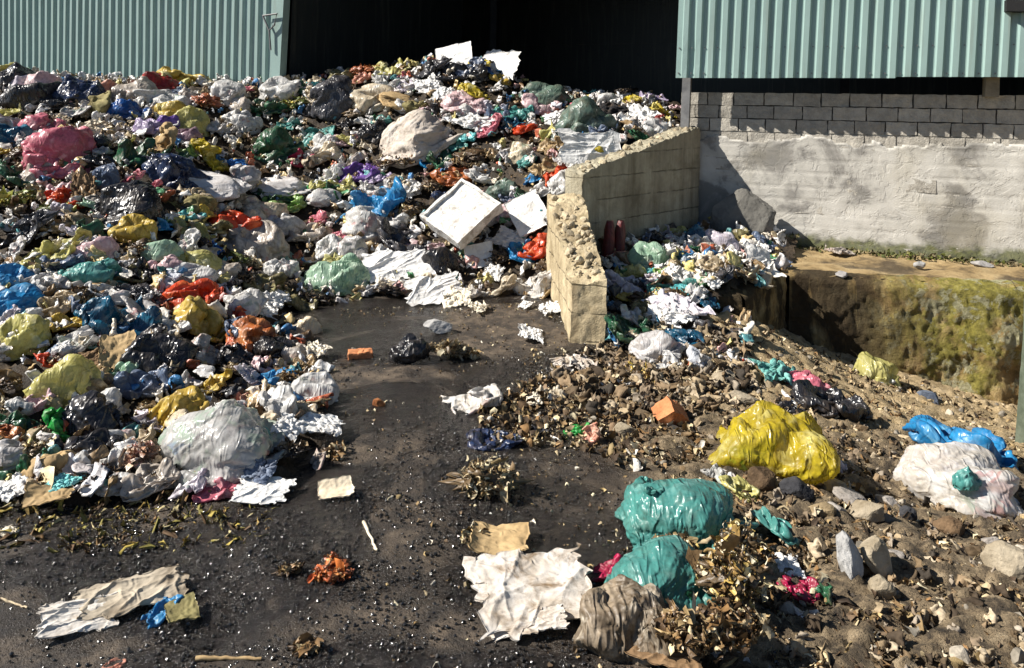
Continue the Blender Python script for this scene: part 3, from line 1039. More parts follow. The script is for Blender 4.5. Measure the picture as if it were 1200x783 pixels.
# ---------------------------------------------------------------- broken retaining wall
def m_conc(name, c1, c2, streak, course=.2):
    t = NT(name)
    v = t.coord(False)
    c = t.ramp(t.noise(v, 3.2, 7, .66, .4), [(.3, c1), (.68, c2)])
    mp = t.n('ShaderNodeMapping'); mp.inputs['Scale'].default_value = (9, 9, .8); t.l(v, mp.inputs[0])
    st = t.ramp(t.noise(mp.outputs[0], 1, 5, .65), [(.45, 0.0), (.72, 1.0)])
    c = t.mix(t.math('MULTIPLY', st, .6), c, streak)
    s = t.n('ShaderNodeSeparateXYZ'); t.l(v, s.inputs[0])
    zz = t.math('ADD', s.outputs[2], t.math('MULTIPLY', t.noise(v, 7, 4), .03))
    fr = t.math('FRACT', t.math('DIVIDE', zz, course))
    ln = t.ramp(t.math('ABSOLUTE', t.math('SUBTRACT', fr, .5)), [(.455, 0.0), (.49, 1.0)])
    brk = t.ramp(t.noise(v, 5, 3), [(.40, 0.0), (.55, 1.0)])
    ln = t.math('MULTIPLY', ln, brk)
    c = t.mix(t.math('MULTIPLY', ln, .6), c, (.035, .03, .022))
    moss = t.ramp(t.noise(v, 4.5, 6, .7), [(.55, 0.0), (.72, 1.0)])
    c = t.mix(t.math('MULTIPLY', moss, .4), c, (.10, .085, .03))
    nb = t.bump(t.math('SUBTRACT', 1.0, ln), .5, .015, t.bump(t.noise(v, 45, 6, .7), .8, .014))
    return t.done(c, .92, nb, .15)


M_WALL = m_conc("old_concrete", (.20, .165, .105), (.46, .39, .27), (.12, .09, .05))
rw = empty("retaining_wall", (K0[0], K0[1], 0))
tag(rw, "broken tan concrete block wall dividing the big heap from the right-hand dirt", "wall")
def rough(a1=.02, a2=.012, top=None):
    def d(V):
        o = V + a1 * vnoise(V * 3.5) + a2 * vnoise(V * 13) + .005 * vnoise(V * 40)
        if top is not None:
            k = np.clip((V[:, 2] - (top(V) - .10)) / .10, 0, 1)
            o[:, 2] += k * (.035 * perlin(V * 4 + 3) + .022 * (.3 - np.abs(perlin(V * 11))) + .022 * (np.abs(perlin(V * 24 + 7)) - .2) + .012 * perlin(V * 50))
        return o
    return d
# low section, front end towards the camera, rising to the kink
za0, za1 = float(P(695, 331, 5.6)[2]), float(P(663, 231, 7.0)[2])
A = [(.435, 5.62), (.675, 5.55), (.325, 7.08), (.63, 6.95)]
b = Build()
c = [(*A[0], -.25), (*A[1], -.25), (*A[2], -.25), (*A[3], -.25), (*A[0], za0), (*A[1], za0 + .01), (*A[2], za1), (*A[3], za1 + .02)]
b.hexa(c, (24, 96, 40), rough(.012, .010, lambda V: za0 + (za1 - za0) * (V[:, 1] - 5.6) / 1.4))
link("wall_section", b.mesh("wall_section", m_conc("lit_concrete", (.26, .205, .12), (.56, .47, .31), (.14, .095, .05)), True), rw)  # brighter copy of the wall concrete, sunlight put into its colour
# tall section, running back to the shed wall, its top stepping down at the kink
zk = [float(P(683, 203, 7.0)[2]), float(P(727, 184, 7.40)[2]), float(P(819, 149, 8.30)[2])]
f0, f1 = np.array([.625, 6.97]), np.array([1.965, 8.30])
fm = f0 + (f1 - f0) * .30
nn = np.array([-(f1 - f0)[1], (f1 - f0)[0]]); nn = nn / np.linalg.norm(nn) * .20
b = Build()
for p, q, zp, zq, rs in ((f0, fm, zk[0], zk[1], 24), (fm, f1, zk[1], zk[2], 44)):
    c = [(*p, -.3), (*q, -.3), (*(p + nn), -.3), (*(q + nn), -.3), (*p, zp), (*q, zq), (*(p + nn), zp + .02), (*(q + nn), zq)]
    L2 = float(((q - p) ** 2).sum())
    tp = lambda V, p=p, q=q, zp=zp, zq=zq, L2=L2: zp + (zq - zp) * np.clip(((V[:, :2] - p) @ (q - p)) / L2, 0, 1)
    b.hexa(c, (rs * 2, 14, 60), rough(.008, .006, tp))
link("wall_section", b.mesh("wall_section", m_conc("stained_concrete", (.24, .21, .15), (.46, .42, .31), (.09, .07, .04), .205), True), rw)

# ---------------------------------------------------------------- mossy ledge round the pit
LP = np.array(LEDGE)
le = empty("concrete_ledge", (3.2, 6.5, 0))
tag(le, "mossy concrete ledge with a crumbling front face over the dirt pit", "ledge")
t = NT("mossy_concrete")
v = t.coord(False)
c = t.ramp(t.noise(v, 4, 8, .68, .5), [(.28, (.08, .055, .025)), (.43, (.30, .20, .08)), (.58, (.46, .34, .16)), (.75, (.5, .44, .26))])
ms = t.ramp(t.noise(v, 2.3, 8, .7, .4), [(.42, 0.0), (.52, 1.0)])
s = t.n('ShaderNodeSeparateXYZ'); t.l(v, s.inputs[0])
xg = t.ramp(s.outputs[0], [(.0, 0.0), (1.0, 1.0)])
xm = t.n('ShaderNodeMapRange'); t.l(s.outputs[0], xm.inputs[0]); xm.inputs[1].default_value = -.45; xm.inputs[2].default_value = .25
c = t.mix(t.math('MULTIPLY', t.math('MULTIPLY', ms, xm.outputs[0]), .85), c, t.ramp(t.noise(v, 16, 5, .6), [(.33, (.07, .075, .012)), (.55, (.27, .245, .045)), (.75, (.42, .38, .16))]))
fl = t.ramp(t.noise(v, 5.5, 7, .7, .5), [(.53, 0.0), (.56, 1.0)])
c = t.mix(t.math('MULTIPLY', t.math('MULTIPLY', fl, xm.outputs[0]), .8), c, t.ramp(t.noise(v, 30, 4, .6), [(.35, (.26, .25, .14)), (.65, (.46, .44, .30))]))
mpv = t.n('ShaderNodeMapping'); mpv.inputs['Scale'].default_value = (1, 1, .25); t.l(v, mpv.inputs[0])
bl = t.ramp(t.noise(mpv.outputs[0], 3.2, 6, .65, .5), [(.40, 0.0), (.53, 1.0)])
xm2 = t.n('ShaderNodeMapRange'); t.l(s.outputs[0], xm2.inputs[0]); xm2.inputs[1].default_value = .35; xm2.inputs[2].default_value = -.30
c = t.mix(t.math('MULTIPLY', t.math('MULTIPLY', bl, xm2.outputs[0]), .9), c, (.022, .016, .011))  # black stain streaks, strengthened leftward to put the recess's shade into the colour
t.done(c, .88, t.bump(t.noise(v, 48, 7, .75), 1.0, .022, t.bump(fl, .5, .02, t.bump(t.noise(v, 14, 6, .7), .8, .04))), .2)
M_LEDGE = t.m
ox, oy = 3.2, 6.5
b = Build()
def lip(p, q, n, m, zt, zb, batter, amp):
    """face from p to q, top zt down to zb"""
    p, q = np.array(p), np.array(q)
    d = (q - p) / np.linalg.norm(q - p); nr = np.array([d[1], -d[0]])
    u, w2 = np.meshgrid(np.linspace(0, 1, n), np.linspace(0, 1, m), indexing='ij')
    u, w2 = u.ravel(), w2.ravel()
    base = p + (q - p) * u[:, None]
    B3 = np.column_stack([base, np.zeros(len(u))])
    rad = .07 + .05 * fbm(B3 * 2.5, 2)
    lipw = .16                                       # share of rows spent rolling over the edge
    a = np.clip(w2 / lipw, 0, 1) * np.pi / 2
    d_ = np.clip((w2 - lipw) / (1 - lipw), 0, 1)
    off = -.20 + (.20 + .10 * perlin(B3 * 2.2)) * np.sin(a) + d_ * batter
    zq = zt + .012 - np.abs(rad) * (1 - np.cos(a)) - d_ * (zt - zb)
    V = np.column_stack([base + nr * off[:, None], zq])
    f = fbm(V * 3.0, 4); g = np.abs(fbm(V * 9, 3))
    k = np.clip(w2 * 5 - .3, 0, 1)
    out = amp * k * (.9 * f + .6 * g + .35 * fbm(V * 24, 2))
    V[:, :2] += nr * out[:, None]
    V[:, 2] += .016 * fbm(V * 7, 3)
    return V, grid_faces(n, m)
for (p, q, n) in ((LEDGE[1], LEDGE[2], 20), (LEDGE[2], LEDGE[3], 30), (LEDGE[3], LEDGE[4], 50), (LEDGE[4], LEDGE[5], 130), (LEDGE[5], LEDGE[6], 120)):
    V, F = lip(p, q, n, 80, LEDGE_Z, -1.3, .05, .034)
    b.add(V - np.array([ox, oy, 0]), F)
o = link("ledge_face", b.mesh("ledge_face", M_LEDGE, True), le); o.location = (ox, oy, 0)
b = Build()
gx2, gy2 = np.arange(1.1, 6.6, .03), np.arange(5.4, 8.7, .03)
X2, Y2 = np.meshgrid(gx2, gy2, indexing='ij')
q = np.stack([X2.ravel(), Y2.ravel(), np.zeros(X2.size)], 1)
LC = np.array([3.6, 7.3]); ins = in_poly(q[:, :2] + np.sign(np.array([[0, -1]])) * .10, LEDGE)
q[:, 2] = LEDGE_Z + .03 * fbm(q * 2.5, 4) + .006 * fbm(q * 20, 2) - .01
F = grid_faces(len(gx2), len(gy2))
F = F[ins[F].any(1)]
used, inv = np.unique(F, return_inverse=True)
q = q[used] - np.array([ox, oy, 0])
t = NT("muddy_ledge_top")
v = t.coord(False)
c = t.ramp(t.noise(v, 3.5, 7, .65, .4), [(.3, (.07, .048, .024)), (.45, (.27, .19, .09)), (.72, (.46, .35, .19))])
bl = t.ramp(t.noise(v, 1.6, 5, .6), [(.54, 0.0), (.64, 1.0)])
c = t.mix(t.math('MULTIPLY', bl, .8), c, (.03, .022, .016))
t.done(c, .8, t.bump(t.noise(v, 40, 6, .7), .8, .015), .3)
link("ledge_top", make_mesh("ledge_top", q, inv.reshape(F.shape), t.m, True), le).location = (ox, oy, 0)

# post at the edge of the pit and the slab leaning in the corner
b = Build()
zb = float(P(1190, 520, 4.9)[2])
px0 = P(1196, 520, 4.9)
b.hexa([(px0[0] + x + .03 * (zq + .4), px0[1] + y, zq) for zq in (zb - .2, float(P(1196, 345, 4.9)[2])) for y in (-.07, .07) for x in (.012, .10)], (4, 4, 20), rough(.006, .004))
o = link("concrete_post", b.mesh("concrete_post", m_stone("damp_concrete", (.04, .055, .035), (.13, .15, .11), 7, .85, .5)))
tag(o, "grey-green concrete post standing at the edge of the mossy pit", "post")
V, F = rock(402, .32, .12, .34, 5, 14)
o = link("concrete_slab", make_mesh("concrete_slab", V, F, m_stone("grey_concrete", (.10, .095, .085), (.21, .20, .175), 6, .9, .6), False))
pc = P(872, 257, 7.95)
o.matrix_world = Matrix.Translation(pc) @ Matrix.Rotation(R(-22), 4, 'Z') @ Matrix.Rotation(R(18), 4, 'Y') @ Matrix.Rotation(R(-14), 4, 'X')
tag(o, "broken grey concrete slab leaning on the block wall in the shaded corner", "slab")

# ---------------------------------------------------------------- everything lying about
PAL = {                                   # key: (colour name, film colours inside to out)
 'W':  ('white', (.70, .69, .66), (.56, .55, .53), (.73, .72, .70)),
 'LG': ('light grey', (.60, .58, .57), (.45, .43, .42), (.66, .63, .60)),
 'LL': ('pale lilac', (.66, .62, .67), (.54, .49, .56), (.72, .69, .70)),
 'GB': ('grey-beige', (.52, .47, .42), (.42, .36, .30), (.58, .53, .48)),
 'CR': ('cream', (.70, .62, .48), (.56, .46, .32), (.74, .68, .56)),
 'BE': ('beige', (.55, .45, .31), (.40, .31, .19), (.62, .53, .39)),
 'TN': ('tan', (.46, .33, .17), (.31, .21, .10), (.54, .42, .25)),
 'BR': ('brown', (.19, .115, .055), (.10, .06, .03), (.27, .17, .09)),
 'OL': ('olive', (.24, .21, .09), (.14, .12, .05), (.36, .32, .16)),
 'BK': ('black', (.010, .010, .012), (.018, .018, .021), (.008, .008, .010)),
 'DG': ('dark grey', (.055, .056, .064), (.03, .03, .036), (.10, .10, .11)),
 'NV': ('navy', (.012, .018, .045), (.02, .035, .085), (.008, .010, .022)),
 'SL': ('slate blue', (.13, .18, .27), (.08, .11, .18), (.22, .26, .33)),
 'BL': ('deep blue', (.012, .11, .40), (.01, .07, .26), (.03, .18, .50)),
 'SB': ('sky blue', (.03, .30, .60), (.02, .20, .45), (.16, .44, .68)),
 'AQ': ('aqua', (.16, .55, .55), (.08, .40, .42), (.30, .65, .62)),
 'DT': ('dark teal-blue', (.008, .085, .15), (.006, .05, .10), (.02, .14, .22)),
 'TL': ('teal green', (.10, .34, .30), (.07, .26, .235), (.20, .44, .40)),
 'DN': ('dark green', (.012, .10, .045), (.02, .06, .03), (.03, .17, .08)),
 'GN': ('bright green', (.015, .40, .05), (.01, .24, .04), (.05, .5, .10)),
 'LM': ('lime green', (.28, .45, .10), (.18, .34, .08), (.42, .55, .22)),
 'MG': ('mint green', (.45, .62, .47), (.34, .52, .38), (.58, .68, .55)),
 'SG': ('sage green', (.13, .20, .155), (.08, .125, .10), (.24, .31, .26)),
 'RD': ('dark red', (.36, .012, .014), (.22, .01, .012), (.45, .04, .03)),
 'OR': ('orange-red', (.74, .085, .018), (.52, .05, .014), (.78, .19, .06)),
 'RU': ('rust orange', (.48, .14, .035), (.30, .08, .02), (.60, .24, .08)),
 'SA': ('salmon', (.68, .34, .24), (.52, .22, .15), (.74, .48, .36)),
 'PK': ('pink', (.68, .22, .27), (.50, .12, .17), (.74, .40, .42)),
 'LP': ('pale pink', (.72, .56, .56), (.60, .40, .42), (.76, .66, .64)),
 'MV': ('mauve', (.36, .23, .28), (.24, .15, .19), (.46, .32, .36)),
 'YL': ('bright yellow', (.70, .56, .035), (.52, .40, .03), (.76, .68, .24)),
 'OC': ('ochre yellow', (.62, .45, .07), (.46, .31, .05), (.70, .56, .18)),
 'PY': ('pale yellow', (.66, .62, .25), (.52, .48, .16), (.72, .70, .42)),
 'PU': ('purple', (.17, .075, .36), (.11, .05, .25), (.25, .14, .44)),
 'LV': ('lavender', (.42, .34, .50), (.30, .24, .38), (.52, .46, .58)),
 'CL': ('cloudy clear', (.72, .70, .68), (.52, .51, .49), (.42, .54, .43)),
 'MW': ('stained white', (.74, .73, .71), (.60, .55, .48), (.72, .71, .71)),
 'MU': ('muddy brown', (.34, .27, .19), (.11, .08, .05), (.46, .40, .31)),
 'DW': ('dirty white', (.60, .56, .50), (.40, .33, .25), (.64, .61, .57)),
 'CM': ('crimson', (.42, .012, .07), (.28, .01, .05), (.5, .04, .10)),
}
ORGPAL = {
 'peel': [(.26, .165, .075), (.15, .09, .04), (.38, .27, .13), (.09, .055, .028), (.50, .40, .24), (.22, .125, .05)],
 'husk': [(.50, .40, .24), (.34, .25, .12), (.22, .15, .07), (.62, .54, .36), (.15, .10, .05)],
 'leaf': [(.16, .20, .03), (.30, .30, .05), (.42, .34, .06), (.10, .12, .03), (.24, .17, .06)],
 'rust': [(.55, .16, .04), (.42, .10, .03), (.62, .28, .10), (.50, .34, .18), (.28, .08, .03)],
 'yelp': [(.46, .33, .10), (.30, .19, .06), (.58, .50, .29), (.16, .10, .045), (.62, .55, .40), (.12, .08, .04), (.22, .13, .05)],
 'dark': [(.10, .065, .035), (.06, .04, .025), (.18, .12, .07), (.26, .19, .11), (.035, .025, .018)],
 'pinky': [(.58, .30, .24), (.36, .20, .12), (.62, .46, .32), (.24, .12, .07), (.66, .52, .42)],
}
ORGNAME = {'peel': 'brown', 'husk': 'straw-coloured', 'leaf': 'yellow-green', 'rust': 'rust red', 'yelp': 'yellow and brown', 'dark': 'dark brown', 'pinky': 'pinkish brown'}

